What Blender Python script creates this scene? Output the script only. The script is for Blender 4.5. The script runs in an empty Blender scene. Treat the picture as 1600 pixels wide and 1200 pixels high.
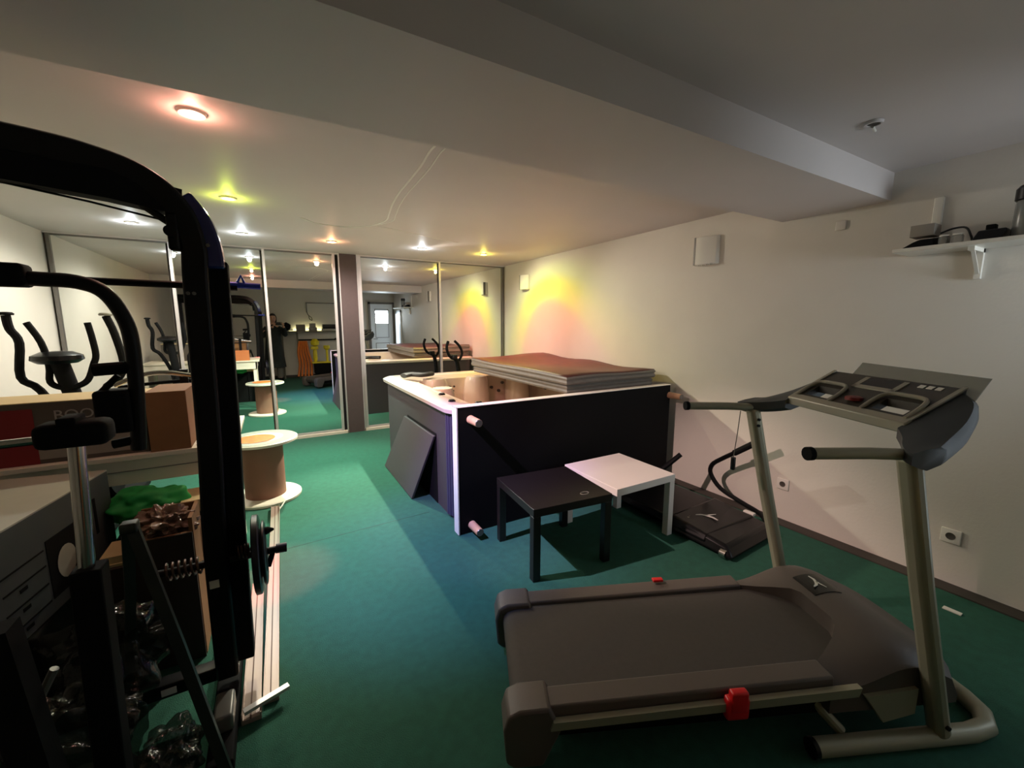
import bpy, bmesh, math, random
from mathutils import Vector, Matrix
PI = math.pi
sc = bpy.context.scene
C = sc.collection
rnd = random.Random(7)

# ------------------------------------------------------------------ camera
cd = bpy.data.cameras.new('camera'); cam = bpy.data.objects.new('camera', cd); C.objects.link(cam)
cam.location = (0, 0, 1.5)
cd.sensor_width = 36; cd.lens = 650.0/1600*36; cd.clip_start = 0.01; cd.clip_end = 60
cam.rotation_euler = (math.radians(90-8.4), 0, math.radians(-30.0))
sc.camera = cam
# ------------------------------------------------------------------ world and exposure
w = bpy.data.worlds.new('world'); sc.world = w; w.use_nodes = True
w.node_tree.nodes['Background'].inputs[0].default_value = (.55, .62, .7, 1)
w.node_tree.nodes['Background'].inputs[1].default_value = 0.0
sc.view_settings.view_transform = 'Standard'; sc.view_settings.look = 'None'
sc.view_settings.exposure = 0.0; sc.view_settings.gamma = 1.0
sc.view_settings.use_curve_mapping = False
# ------------------------------------------------------------------ lamp table: x, y, watts, colour, lens glow colour
ZC = 2.385
LAMPS = [  # x, y, W, light colour, lens colour, label
    (-.22, 2.34, 4, (1, .60, .52), (1, .40, .28), 'reddish ceiling spot nearest the camera, above the gym machine'),
    (-.19, 3.73, 40, (1, .93, .74), (.80, 1, .08), 'yellow-green glowing ceiling spot right of the gym machine arch'),
    (-1.0, 5.05, 60, (1, .98, .86), (.85, .95, 1), 'white ceiling spot far left, seen under the gym machine arch'),
    (-.17, 5.10, 50, (1, .97, .90), (.85, .95, 1), 'white ceiling spot just right of the gym machine upright'),
    (.66, 5.11, 80, (1, .84, .76), (1, .45, .20), 'orange ceiling spot above the brown pillar'),
    (1.66, 5.04, 22, (1, .90, .82), (.88, .95, 1), 'white ceiling spot right of the brown pillar, above the hot tub'),
    (2.49, 5.05, 2, (1, .88, .62), (1, .80, .10), 'yellow ceiling spot closest to the right wall'),
]
BEAMS = [  # narrow coloured beams thrown by the same lamps: x, y, target, W, colour, cone deg, blend
    (-.22, 2.34, (.84, 2.55, 0), 300, (.10, .36, 1), 56, .9),
    (-.22, 2.34, (1.06, 3.7, .35), 150, (1, .34, .42), 50, .7),
    (-.22, 2.34, (1.05, 2.70, .5), 110, (.70, .24, 1), 42, .6),
    (-.22, 2.34, (-.06, 2.72, 0), 600, (1, .10, .08), 18, .7),
    (-.22, 2.34, (1.9, 2.1, .4), 320, (1, .70, .64), 46, .8),
    (.66, 5.11, (.25, 4.3, 0), 330, (.42, 1, .72), 78, .9),
    (1.66, 5.04, (.45, 3.45, 0), 620, (1, .98, .78), 50, .8),
    (1.66, 5.04, (3.0, 2.4, 1.0), 115, (1, .92, .80), 72, .9),
]
# dichroic reflector of the yellow spot: colour changes with the angle from the beam axis (cosines)
DICHROIC = (2.49, 5.05, (3.3, 4.50, .62), 112, 150, [(0, (.05, .04, .03)), (.50, (.16, .15, .11)), (.66, (.32, .36, .13)), (.745, (.60, .56, .02)), (.84, (.95, .60, .02)), (.885, (1, .30, .13)), (1, (1, .27, .20))])

# ================================================================== helpers
def lin(c):
    return tuple((x/12.92 if x <= .04045 else ((x+.055)/1.055)**2.4) for x in c)
def rgb(r, g, b): return lin((r/255, g/255, b/255))
def mat(name, col, rough=.6, metal=0, noise=0, nscale=20, bump=0, bscale=200, emit=None, es=0, alpha=1, trans=0, coat=0, spec=.5):
    m = bpy.data.materials.new(name); m.use_nodes = True
    nt = m.node_tree; b = nt.nodes['Principled BSDF']
    b.inputs['Base Color'].default_value = (*col, 1)
    b.inputs['Roughness'].default_value = rough; b.inputs['Metallic'].default_value = metal
    b.inputs['Specular IOR Level'].default_value = spec
    b.inputs['Coat Weight'].default_value = coat
    b.inputs['Alpha'].default_value = alpha
    b.inputs['Transmission Weight'].default_value = trans
    if emit: b.inputs['Emission Color'].default_value = (*emit, 1); b.inputs['Emission Strength'].default_value = es
    tc = None
    if noise or bump:
        tc = nt.nodes.new('ShaderNodeTexCoord')
    if noise:
        n = nt.nodes.new('ShaderNodeTexNoise'); n.inputs['Scale'].default_value = nscale; n.inputs['Detail'].default_value = 6
        nt.links.new(tc.outputs['Object'], n.inputs['Vector'])
        r = nt.nodes.new('ShaderNodeMapRange'); r.inputs[1].default_value = .3; r.inputs[2].default_value = .7
        r.inputs[3].default_value = 1-noise; r.inputs[4].default_value = 1+noise*.5
        nt.links.new(n.outputs['Fac'], r.inputs[0])
        mx = nt.nodes.new('ShaderNodeVectorMath'); mx.operation = 'SCALE'; mx.inputs[0].default_value = col
        nt.links.new(r.outputs[0], mx.inputs['Scale']); nt.links.new(mx.outputs[0], b.inputs['Base Color'])
    if bump:
        n2 = nt.nodes.new('ShaderNodeTexNoise'); n2.inputs['Scale'].default_value = bscale; n2.inputs['Detail'].default_value = 4
        nt.links.new(tc.outputs['Object'], n2.inputs['Vector'])
        bp = nt.nodes.new('ShaderNodeBump'); bp.inputs['Strength'].default_value = bump; bp.inputs['Distance'].default_value = .01
        nt.links.new(n2.outputs['Fac'], bp.inputs['Height']); nt.links.new(bp.outputs[0], b.inputs['Normal'])
    return m

M = dict(
    wall=mat('wall_paint', rgb(216, 210, 200), .8, noise=.03, nscale=3, bump=.08, bscale=60),
    ceil=mat('ceiling_paint', rgb(208, 200, 197), .55, noise=.03, nscale=2, bump=.05, bscale=30),
    paleline=mat('pale_ceiling_line', rgb(240, 238, 230), .35),
    carpet=mat('green_carpet', rgb(36, 92, 74), .95, noise=.14, nscale=22, bump=.6, bscale=260),
    base=mat('dark_skirting', rgb(62, 56, 50), .7),
    pillar=mat('taupe_pillar', rgb(84, 70, 69), .7, noise=.06, nscale=30),
    mirror=mat('mirror_glass', (.84, .86, .84), 0.0, 1),
    alu=mat('pale_aluminium', rgb(215, 208, 205), .35, .5),
    greyalu=mat('grey_aluminium', rgb(120, 116, 112), .4, .5),
    blackgap=mat('black_gap_fill', rgb(12, 12, 14), .8),
    black=mat('black_satin_metal', rgb(13, 13, 15), .42, .1, spec=.25),
    blackm=mat('black_matt', rgb(10, 10, 11), .8, spec=.2),
    blackg=mat('black_gloss_plastic', rgb(16, 16, 18), .28, spec=.35),
    navy=mat('dark_blue_cover', rgb(18, 18, 30), .4), bluecov=mat('glossy_blue_cover', rgb(30, 36, 96), .25),
    bluelit_bar=mat('blue_lit_steel', rgb(52, 70, 190), .35, .3),  # bar steel coloured with the blue light falling on its end
    chrome=mat('chrome', rgb(200, 198, 192), .18, 1),
    darkgreen=mat('dark_olive_metal', rgb(36, 42, 36), .5, .3),
    lack_b=mat('black_lacquer_foil', rgb(26, 22, 21), .35),
    lack_w=mat('white_lacquer_foil', rgb(238, 231, 225), .4),
    spa_side=mat('hot_tub_grey_cabinet', rgb(70, 63, 67), .55, noise=.05, nscale=40),
    spa_corner=mat('hot_tub_corner_rib', rgb(70, 66, 88), .45),
    spa_shell=mat('hot_tub_acrylic', rgb(232, 214, 202), .22, coat=.4),
    spa_in=mat('hot_tub_basin_acrylic', rgb(214, 192, 172), .22, coat=.4),
    pillow=mat('black_foam_pillow', rgb(30, 26, 26), .6),
    cover_side=mat('grey_cover_vinyl', rgb(128, 121, 113), .55, noise=.08, nscale=25),
    cover_top=mat('red_lit_cover_vinyl', rgb(98, 46, 41), .5, noise=.25, nscale=6),  # grey vinyl with the red light on its top put into the colour
    wood=mat('beech_wood', rgb(206, 160, 126), .5, noise=.12, nscale=12),
    tm_grey=mat('treadmill_grey_plastic', rgb(92, 83, 77), .55, bump=.1, bscale=300),
    tm_hood=mat('treadmill_hood_plastic', rgb(82, 74, 69), .5, bump=.1, bscale=300),
    tm_belt=mat('treadmill_belt_rubber', rgb(72, 66, 61), .8, noise=.06, nscale=50, bump=.2, bscale=400),
    tm_post=mat('treadmill_champagne_metal', rgb(156, 153, 132), .42, .25),
    tm_wing=mat('treadmill_slate_plastic', rgb(62, 66, 68), .5),
    tm_face=mat('treadmill_console_face', rgb(58, 54, 48), .4),
    tm_silver=mat('treadmill_silver_plastic', rgb(152, 148, 134), .4, .2),
    tm_clear=mat('smoky_clear_plastic', rgb(120, 122, 112), .25, alpha=.62),
    lcd=mat('dark_lcd', rgb(26, 26, 24), .2),
    darkred=mat('dark_red_button', rgb(120, 34, 30), .4), red=mat('red_plastic', rgb(214, 24, 30), .35),
    white=mat('white_plastic', rgb(228, 224, 214), .4),
    offwhite=mat('cream_white_board', rgb(226, 216, 198), .5),
    label=mat('pale_print', rgb(214, 212, 204), .5),
    card=mat('brown_cardboard', rgb(140, 98, 62), .85, noise=.06, nscale=20),
    spoolcard=mat('spool_drum_card', rgb(142, 98, 80), .8, noise=.05, nscale=10),
    cardpale=mat('pale_cardboard', rgb(214, 190, 142), .8),
    boxred=mat('box_print_red', rgb(120, 12, 18), .6),
    boxdark=mat('box_print_charcoal', rgb(78, 70, 62), .6),
    boxgrey=mat('box_print_grey', rgb(142, 134, 124), .6),
    boxtxt=mat('box_print_letters', rgb(150, 146, 140), .6),
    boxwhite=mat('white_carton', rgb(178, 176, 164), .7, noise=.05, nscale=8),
    shadedcard=mat('shaded_brown_carton', rgb(52, 40, 32), .8), boxside=mat('grey_printed_carton', rgb(74, 80, 80), .7, noise=.08, nscale=8),
    orange=mat('orange_plate', rgb(214, 104, 30), .5, noise=.3, nscale=22),
    greenbag=mat('green_fabric', rgb(40, 170, 80), .6, noise=.2, nscale=10),
    foil=mat('dark_plastic_wrap', rgb(34, 36, 32), .14, alpha=.6, bump=.8, bscale=18), springm=mat('bronze_spring', rgb(84, 62, 52), .4, .6),
    brownfoil=mat('brown_plastic_wrap', rgb(128, 100, 84), .2, bump=1.0, bscale=20),
    strip=mat('aluminium_rail', rgb(172, 152, 140), .35, .35),
    stripd=mat('rail_groove', rgb(92, 60, 50), .6),
    skin=mat('skin', rgb(205, 160, 135), .55),
    coat=mat('dark_green_coat', rgb(34, 40, 38), .8, noise=.2, nscale=10),
    trouser=mat('grey_trousers', rgb(110, 106, 98), .8),
    hair=mat('dark_hair', rgb(24, 16, 14), .5),
    door=mat('white_door_paint', rgb(232, 236, 240), .45),
    yellow=mat('yellow_plastic', rgb(235, 215, 40), .45),
    orangem=mat('orange_hose', rgb(225, 120, 28), .5),
    shelfwood=mat('shelf_paint', rgb(120, 115, 100), .6),
    glass=mat('clear_glass', rgb(235, 238, 235), .05, trans=.9, alpha=.6),
    greyglass=mat('grey_jar_plastic', rgb(130, 132, 130), .25, alpha=.75),
    socketdark=mat('socket_recess', rgb(70, 66, 60), .6),
    jet=mat('jet_grey', rgb(70, 62, 58), .3, .3),
)

class MB:
    """collects shapes into one mesh"""
    def __init__(s): s.bm = bmesh.new()
    def box(s, a, b, rot=None, piv=None):
        x0, y0, z0 = a; x1, y1, z1 = b
        vs = [s.bm.verts.new(p) for p in ((x0,y0,z0),(x1,y0,z0),(x1,y1,z0),(x0,y1,z0),(x0,y0,z1),(x1,y0,z1),(x1,y1,z1),(x0,y1,z1))]
        for f in ((3,2,1,0),(4,5,6,7),(0,1,5,4),(1,2,6,5),(2,3,7,6),(3,0,4,7)): s.bm.faces.new([vs[i] for i in f])
        if rot is not None:
            bmesh.ops.rotate(s.bm, verts=vs, cent=piv or ((x0+x1)/2,(y0+y1)/2,(z0+z1)/2), matrix=rot)
        return s
    def rbox(s, a, b, r, seg=3):
        """box with rounded edges"""
        t = bmesh.new(); m = MB.__new__(MB); m.bm = t; m.box(a, b)
        bmesh.ops.bevel(t, geom=t.edges[:], offset=r, segments=seg, affect='EDGES', profile=.5)
        me = bpy.data.meshes.new('t'); t.to_mesh(me); s.bm.from_mesh(me); bpy.data.meshes.remove(me); t.free(); return s
    def hexa(s, low, up):
        """low/up: four points each, same order"""
        vs = [s.bm.verts.new(p) for p in list(low)+list(up)]
        n = len(low)
        s.bm.faces.new(vs[:n][::-1]); s.bm.faces.new(vs[n:])
        for i in range(n):
            j = (i+1) % n
            s.bm.faces.new((vs[i], vs[j], vs[n+j], vs[n+i]))
        return s
    def prism(s, pts, d):
        """pts closed polygon in 3d, extruded by vector d"""
        d = Vector(d); return s.hexa(pts, [Vector(p)+d for p in pts])
    def tube(s, pts, r, n=10, caps=True, smooth=0, rect=None):
        """tube along a polyline; rect=(w,h) gives a box section"""
        pts = [Vector(p) for p in pts]
        if smooth: pts = spline(pts, smooth)
        rs = r if isinstance(r, (list, tuple)) else [r]*len(pts)
        if len(rs) != len(pts):
            rs = [rs[min(len(rs)-1, int(i*len(rs)/len(pts)))] for i in range(len(pts))]
        T = [(pts[min(i+1, len(pts)-1)]-pts[max(i-1, 0)]).normalized() for i in range(len(pts))]
        up = Vector((0,0,1)) if abs(T[0].z) < .9 else Vector((0,1,0))
        u = T[0].cross(up).normalized(); v = u.cross(T[0]).normalized()
        rings = []
        for i, p in enumerate(pts):
            u = (u - T[i]*u.dot(T[i])).normalized(); v = T[i].cross(u).normalized()
            ring = []
            if rect:
                a, b_ = rect[0]/2, rect[1]/2
                for cx, cy in ((-a,-b_),(a,-b_),(a,b_),(-a,b_)): ring.append(s.bm.verts.new(p+u*cx+v*cy))
            else:
                for k in range(n):
                    t = 2*PI*k/n; ring.append(s.bm.verts.new(p+(u*math.cos(t)+v*math.sin(t))*rs[i]))
            rings.append(ring)
        m_ = len(rings[0])
        for i in range(len(rings)-1):
            for k in range(m_):
                l = (k+1) % m_
                s.bm.faces.new((rings[i][k], rings[i][l], rings[i+1][l], rings[i+1][k]))
        if caps: s.bm.faces.new(rings[0][::-1]); s.bm.faces.new(rings[-1])
        return s
    def lathe(s, prof, c=(0,0,0), axis='z', n=24, caps=True):
        rings = []
        for r, h in prof:
            ring = []
            for k in range(n):
                t = 2*PI*k/n; a, b_ = r*math.cos(t), r*math.sin(t)
                p = {'z': (a, b_, h), 'x': (h, a, b_), 'y': (b_, h, a)}[axis]
                ring.append(s.bm.verts.new((c[0]+p[0], c[1]+p[1], c[2]+p[2])))
            rings.append(ring)
        for i in range(len(rings)-1):
            for k in range(n):
                l = (k+1) % n
                s.bm.faces.new((rings[i][k], rings[i][l], rings[i+1][l], rings[i+1][k]))
        if caps: s.bm.faces.new(rings[0][::-1]); s.bm.faces.new(rings[-1])
        return s
    def blob(s, c, r, seed=0, amp=.25, sub=3, freq=5):
        from mathutils import noise
        t = bmesh.new(); bmesh.ops.create_icosphere(t, subdivisions=sub, radius=1)
        for v in t.verts:
            n_ = noise.noise(v.co*freq*.5+Vector((seed*3.1, seed, 0)))+.5*noise.noise(v.co*freq+Vector((0, seed*2.3, 0)))
            k = 1+amp*n_
            v.co = Vector((c[0]+v.co.x*r[0]*k, c[1]+v.co.y*r[1]*k, c[2]+v.co.z*r[2]*k))
        me = bpy.data.meshes.new('t'); t.to_mesh(me); s.bm.from_mesh(me); bpy.data.meshes.remove(me); t.free(); return s
def spline(P, k):
    out = []
    for i in range(len(P)-1):
        p0 = P[max(i-1,0)]; p1 = P[i]; p2 = P[i+1]; p3 = P[min(i+2,len(P)-1)]
        for j in range(k):
            t = j/k
            out.append(.5*((2*p1)+(p2-p0)*t+(2*p0-5*p1+4*p2-p3)*t*t+(3*p1-3*p2+p3-p0)*t**3))
    out.append(P[-1]); return out
def build(name, mb, m, parent=None, world=True, smooth=True, label=None, bevel=0):
    me = bpy.data.meshes.new(name)
    bmesh.ops.recalc_face_normals(mb.bm, faces=mb.bm.faces[:])
    mb.bm.to_mesh(me); mb.bm.free()
    me.materials.append(M[m] if isinstance(m, str) else m)
    if smooth:
        me.polygons.foreach_set('use_smooth', [True]*len(me.polygons))
        me.set_sharp_from_angle(angle=math.radians(35))
    o = bpy.data.objects.new(name, me); C.objects.link(o)
    if parent is not None:
        if world:
            root = parent
            Mx = Matrix.Identity(4)
            while root is not None:
                Mx = (Matrix.Translation(root.location) @ root.rotation_euler.to_matrix().to_4x4()) @ Mx
                root = root.parent
            me.transform(Mx.inverted())
        o.parent = parent
    if bevel:
        bv = o.modifiers.new('bevel', 'BEVEL'); bv.width = bevel; bv.segments = 2; bv.limit_method = 'ANGLE'
    if label: o['label'] = label
    return o
def tag(o, label, cat, group=None):
    o['label'] = label; o['category'] = cat
    if group: o['group'] = group
    return o
def thing(name, label, cat, loc=(0,0,0), rz=0, group=None):
    o = bpy.data.objects.new(name, None); C.objects.link(o); o.empty_display_size = .1
    o.location = loc; o.rotation_euler = (0,0,rz)
    return tag(o, label, cat, group)
def struct(name, mb, m, parent=None, **k):
    o = build(name, mb, m, parent, **k)
    if parent is None: o['kind'] = 'structure'
    return o
def sroot(name, loc=(0,0,0)):
    o = bpy.data.objects.new(name, None); C.objects.link(o); o.location = loc; o['kind'] = 'structure'; return o
def text_mesh(name, body, size, m, parent, mtx, depth=.001):
    cu = bpy.data.curves.new('t', 'FONT'); cu.body = body; cu.size = size; cu.extrude = depth
    cu.align_x = 'CENTER'; cu.align_y = 'CENTER'; cu.resolution_u = 3
    t = bpy.data.objects.new('t', cu); C.objects.link(t)
    dg = bpy.context.evaluated_depsgraph_get(); me = bpy.data.meshes.new_from_object(t.evaluated_get(dg))
    bpy.data.objects.remove(t); bpy.data.curves.remove(cu)
    me.materials.clear(); me.materials.append(M[m]); me.transform(mtx)
    o = bpy.data.objects.new(name, me); C.objects.link(o)
    root = parent; Mx = Matrix.Identity(4)
    while root is not None:
        Mx = (Matrix.Translation(root.location) @ root.rotation_euler.to_matrix().to_4x4()) @ Mx; root = root.parent
    me.transform(Mx.inverted()); o.parent = parent
    return o

# ================================================================== room shell
XL, XR, YB, YM = -1.86, 3.30, -.95, 5.97
struct('floor', MB().box((XL-.1, YB-.1, -.1), (XR+.1, YM+.35, 0)), 'carpet')
struct('ceiling', MB().box((XL-.1, YB-.1, ZC), (XR+.1, YM+.35, ZC+.1)), 'ceil')
struct('wall_right', MB().box((XR, YB-.1, 0), (XR+.1, YM+.35, ZC)), 'wall')
struct('wall_left', MB().box((XL-.1, YB-.1, 0), (XL, YM+.35, ZC)), 'wall')
struct('wall_back', MB().box((XL, YB-.1, 0), (XR, YB, ZC)), 'wall')
struct('wall_front', MB().box((XL, YM+.16, 0), (XR, YM+.26, ZC)), 'wall')
struct('trim_1', MB().box((XL, 1.145, 2.225), (XR, 1.765, ZC)), 'ceil')        # ceiling beam
struct('floor_strip_right', MB().box((XR-.105, YB, 0), (XR, YM, .008)), 'base')  # flat dark floor strip where the carpet stops short of the wall
struct('baseboard_left', MB().box((XL, YB, 0), (XL+.015, YM, .07)), 'base')
struct('baseboard_back', MB().box((XL, YB, 0), (2.58, YB+.015, .07)), 'base')
# pale lines on the ceiling, thin and wandering
line_path = [(.70,1.77),(.80,1.99),(.79,2.2),(.815,2.45),(.83,2.75),(.84,3.0),(.87,3.3),(.92,3.62),(.95,3.85),(.90,4.08),(.76,4.26),(.55,4.30),(.40,4.25),(.30,4.12)]
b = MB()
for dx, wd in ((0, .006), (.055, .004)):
    P = spline([Vector((x+dx*(1 if i < 9 else .2), y, ZC-.001)) for i, (x, y) in enumerate(line_path)], 5)
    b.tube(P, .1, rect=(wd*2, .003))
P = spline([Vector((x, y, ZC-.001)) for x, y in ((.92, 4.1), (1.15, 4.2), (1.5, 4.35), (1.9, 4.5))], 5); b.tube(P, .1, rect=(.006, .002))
struct('trim_2', b, 'paleline')

struct('trim_9', MB().box((-.3, 3.02, 0), (1.0, 3.0225, .001), Matrix.Rotation(math.radians(3), 3, 'Z')), 'darkgreen')   # carpet seam
# mirrored sliding doors
DX = [(-1.84, -.90, 'greyalu', 'alu'), (-.90, -.02, 'alu', 'alu'), (-.02, .79, 'alu', 'alu'), (1.07, 2.20, 'alu', 'alu'), (2.20, 3.28, 'alu', 'greyalu')]
for i, (x0, x1, fl_, fr_) in enumerate(DX):
    r = sroot('door_%d' % (i+1), ((x0+x1)/2, YM, 0))
    build('mirror_panel', MB().box((x0+.02, YM, .05), (x1-.02, YM+.006, 2.36)), 'mirror', r, smooth=False)
    wl = .028 if i != 3 else .04
    build('frame_stile', MB().box((x0, YM-.02, .04), (x0+wl, YM+.03, 2.37)), fl_, r)
    if i in (2, 4): build('frame_stile', MB().box((x1-.032, YM-.02, .04), (x1, YM+.03, 2.37)), fr_, r)
    build('frame_rail', MB().box((x0, YM-.012, 2.355), (x1, YM+.03, 2.375)), 'greyalu', r)
    build('frame_rail', MB().box((x0, YM-.015, .03), (x1, YM+.03, .06)), 'alu', r)
struct('trim_3', MB().box((.84, YM-.03, 0), (1.05, YM+.1, ZC)), 'pillar')
struct('trim_4', MB().box((.792, YM+.02, .04), (.83, YM+.1, 2.37)), 'blackgap')  # black strip stands in for the dark inside the gap by the pillar
struct('trim_5', MB().box((.828, YM-.035, 0), (.842, YM+.03, ZC)), 'alu')
struct('trim_6', MB().box((XL, YM-.035, 0), (.84, YM+.06, .035)).box((1.05, YM-.035, 0), (XR, YM+.06, .035)), 'offwhite')
struct('trim_7', MB().box((XL, YM-.02, 2.372), (.84, YM+.06, ZC)).box((1.05, YM-.02, 2.372), (XR, YM+.06, ZC)), 'ceil')
struct('trim_8', MB().box((1.052, YM-.035, 0), (1.066, YM+.03, ZC)), 'alu')

# back wall door and glazed side door (seen in the mirrors)
d = sroot('door_6', (2.9, YB, 0))
b = MB().box((2.60, YB, 0), (3.24, YB+.04, 2.04))
build('door_leaf', b, 'door', d)
b = MB()
for z0, z1 in ((.15, .9), (1.05, 1.9)):
    for xa in (2.72,): 
        b.box((xa, YB+.035, z0), (xa+.40, YB+.045, z0+.015)).box((xa, YB+.035, z1-.015), (xa+.40, YB+.045, z1))
        b.box((xa, YB+.035, z0), (xa+.015, YB+.045, z1)).box((xa+.385, YB+.035, z0), (xa+.40, YB+.045, z1))
build('door_moulding', b, 'greyalu', d)
build('door_frame', MB().box((2.54, YB, 0), (2.60, YB+.05, 2.10)).box((3.24, YB, 0), (3.29, YB+.05, 2.10)).box((2.54, YB, 2.04), (3.29, YB+.05, 2.10)), 'greyalu', d)
build('door_glass', MB().box((2.745, YB+.036, 1.47), (3.095, YB+.042, 1.86)), mat('added_pane_glow', rgb(220, 232, 240), .3, emit=(.76, .88, 1.0), es=.55), d)  # added glowing pane so the fill light has a visible source
build('door_handle', MB().tube([(2.66, YB+.04, 1.02), (2.66, YB+.08, 1.02), (2.77, YB+.08, 1.02)], .009), 'chrome', d)
dg_ = mat('daylit_door_glass', rgb(220, 230, 240), .3, emit=(.72, .86, 1.0), es=.8)
d = sroot('window_1', (XR, -.35, 0))
build('window_frame', MB().box((XR-.03, -.62, .25), (XR, -.57, 1.85)).box((XR-.03, -.20, .25), (XR, -.15, 1.85)).box((XR-.03, -.62, 1.80), (XR, -.15, 1.85)).box((XR-.03, -.62, .25), (XR, -.15, .30)), 'door', d)
build('window_pane', MB().box((XR-.012, -.57, .30), (XR-.004, -.20, 1.80)), dg_, d)

# ================================================================== ceiling spots
def lamp_light(parent, x, y, W, col, target=None, cone=168, blend=.6, name='spot_light', rad=.03):
    l = bpy.data.lights.new(name, 'SPOT'); l.energy = W; l.color = col; l.shadow_soft_size = rad
    l.spot_size = math.radians(cone); l.spot_blend = blend
    o = bpy.data.objects.new(name, l); C.objects.link(o)
    P = Vector((x, y, ZC-.035)); o.parent = parent
    o.location = P-parent.location
    dv = (Vector(target)-P) if target else Vector((0,0,-1))
    o.rotation_euler = dv.to_track_quat('-Z', 'Y').to_euler()
    return o
def spot_fixture(x, y, label, lens=None, k=1):
    t = thing('ceiling_spotlight', label, 'spotlight', (x, y, ZC-.012), 0, None)
    build('trim_ring', MB().lathe([(.035*k, ZC-.004), (.036*k, ZC-.012), (.048*k, ZC-.012), (.052*k, ZC-.001)], (x, y, 0), caps=False), 'white' if lens else 'ceil', t)
    build('lens', MB().lathe([(.002, ZC-.007), (.034*k, ZC-.007), (.034*k, ZC-.004), (.002, ZC-.004)], (x, y, 0)), lens or 'socketdark', t)
    return t
roots = {}
for x, y, W, col, lens, lab in LAMPS:
    lm = mat('lit_lens', (.9, .9, .9), .4, emit=lens, es=28)
    t = spot_fixture(x, y, lab, lm); roots[(x, y)] = t
    lamp_light(t, x, y, W, col)
    g = bpy.data.lights.new('lamp_glow', 'POINT'); g.energy = 2.6; g.color = lens; g.shadow_soft_size = .02
    go = bpy.data.objects.new('lamp_glow', g); C.objects.link(go); go.parent = t; go.location = (0, 0, -.035)
for x, y, tgt, W, col, cone, bl in BEAMS:
    lamp_light(roots[(x, y)], x, y, W, col, tgt, cone, bl, 'coloured_beam', .02)
x, y, tgt, W, cone, stops = DICHROIC
o = lamp_light(roots[(x, y)], x, y, W, (1, 1, 1), tgt, cone, .5, 'dichroic_beam', .015)
o.data.use_nodes = True; nt = o.data.node_tree; em = nt.nodes['Emission']
tc = nt.nodes.new('ShaderNodeTexCoord'); sx = nt.nodes.new('ShaderNodeSeparateXYZ'); ab = nt.nodes.new('ShaderNodeMath'); ab.operation = 'ABSOLUTE'
cr = nt.nodes.new('ShaderNodeValToRGB'); nt.links.new(tc.outputs['Normal'], sx.inputs[0]); nt.links.new(sx.outputs[2], ab.inputs[0])
nt.links.new(ab.outputs[0], cr.inputs[0]); nt.links.new(cr.outputs[0], em.inputs[0])
el = cr.color_ramp.elements; el[0].position = 0; el[0].color = (*stops[0][1], 1); el[1].position = 1; el[1].color = (*stops[-1][1], 1)
for p, c in stops[1:-1]:
    e = el.new(p); e.color = (*c, 1)
t = spot_fixture(2.40, .93, 'unlit ceiling spot above the treadmill', None, .7)
build('spring_clip', MB().tube([(2.42, .94, ZC-.012), (2.46, .945, ZC-.02)], .006), 'white', t)
# daylight through the glazed side door behind the camera, then an added fill light
l = bpy.data.lights.new('door_daylight', 'AREA'); l.shape = 'RECTANGLE'; l.size = .34; l.size_y = 1.4; l.energy = 2.5; l.color = (.75, .88, 1)
o = bpy.data.objects.new('door_daylight', l); C.objects.link(o); o.location = (XR-.06, -.385, 1.05); o.rotation_euler = (math.radians(90), 0, math.radians(90))
l = bpy.data.lights.new('added_fill_light', 'AREA'); l.shape = 'RECTANGLE'; l.size = .36; l.size_y = .36; l.energy = 4.2; l.color = (.82, .92, 1); l.spread = math.radians(75)  # added fill light for the face of the ceiling beam
o = bpy.data.objects.new('added_fill_light', l); C.objects.link(o); o.location = (2.92, YB+.05, 1.66); o.rotation_euler = (math.radians(90), 0, 0)

# ================================================================== wall fittings on the right wall
def wall_lamp(y, z, s, lab):
    t = thing('wall_light', lab, 'wall light', (XR, y, z-.1*s), 0, None)
    b = MB().hexa([(XR, y-.09*s, z-.11*s), (XR-.03, y-.08*s, z-.11*s), (XR-.07, y+.02*s, z-.11*s), (XR-.07, y+.09*s, z-.11*s), (XR, y+.11*s, z-.11*s)],
                  [(XR, y-.09*s, z+.11*s), (XR-.03, y-.08*s, z+.11*s), (XR-.07, y+.02*s, z+.11*s), (XR-.07, y+.09*s, z+.11*s), (XR, y+.11*s, z+.11*s)])
    build('lamp_body', b, 'white', t, bevel=.006)
    build('lamp_edge', MB().box((XR-.072, y+.085*s, z-.11*s), (XR, y+.1*s, z+.11*s)), 'greyalu', t)
    b = MB()
    for k in range(4): b.lathe([(.009, -.008), (.012, .004)], (XR-.045, y-.05*s+k*.035*s, z-.108*s), n=10)
    build('bulb', b, 'glass', t)
    return t
wall_lamp(5.28, 2.08, .95, 'small white wall light beside the mirror corner, in the yellow glow')
wall_lamp(2.34, 2.105, 1.05, 'larger white wall light in the middle of the right wall')
def socket(y, z, lab):
    t = thing('wall_socket', lab, 'socket', (XR, y, z), 0, None)
    build('plate', MB().rbox((XR-.012, y-.042, z-.042), (XR, y+.042, z+.042), .004), 'white', t)
    build('socket_well', MB().lathe([(.019, XR-.0125), (.021, XR-.0135), (.021, XR-.012)], (0, y, z), 'x', 18), 'socketdark', t)
socket(1.585, .285, 'white wall socket behind the far treadmill post')
socket(.675, .29, 'white wall socket low on the wall right of the near treadmill post')
tag(build('light_switch', MB().rbox((XR-.01, 1.36, 2.10), (XR, 1.42, 2.16), .004), 'wall'), 'tiny white square plate high on the right wall under the beam', 'switch')

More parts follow.
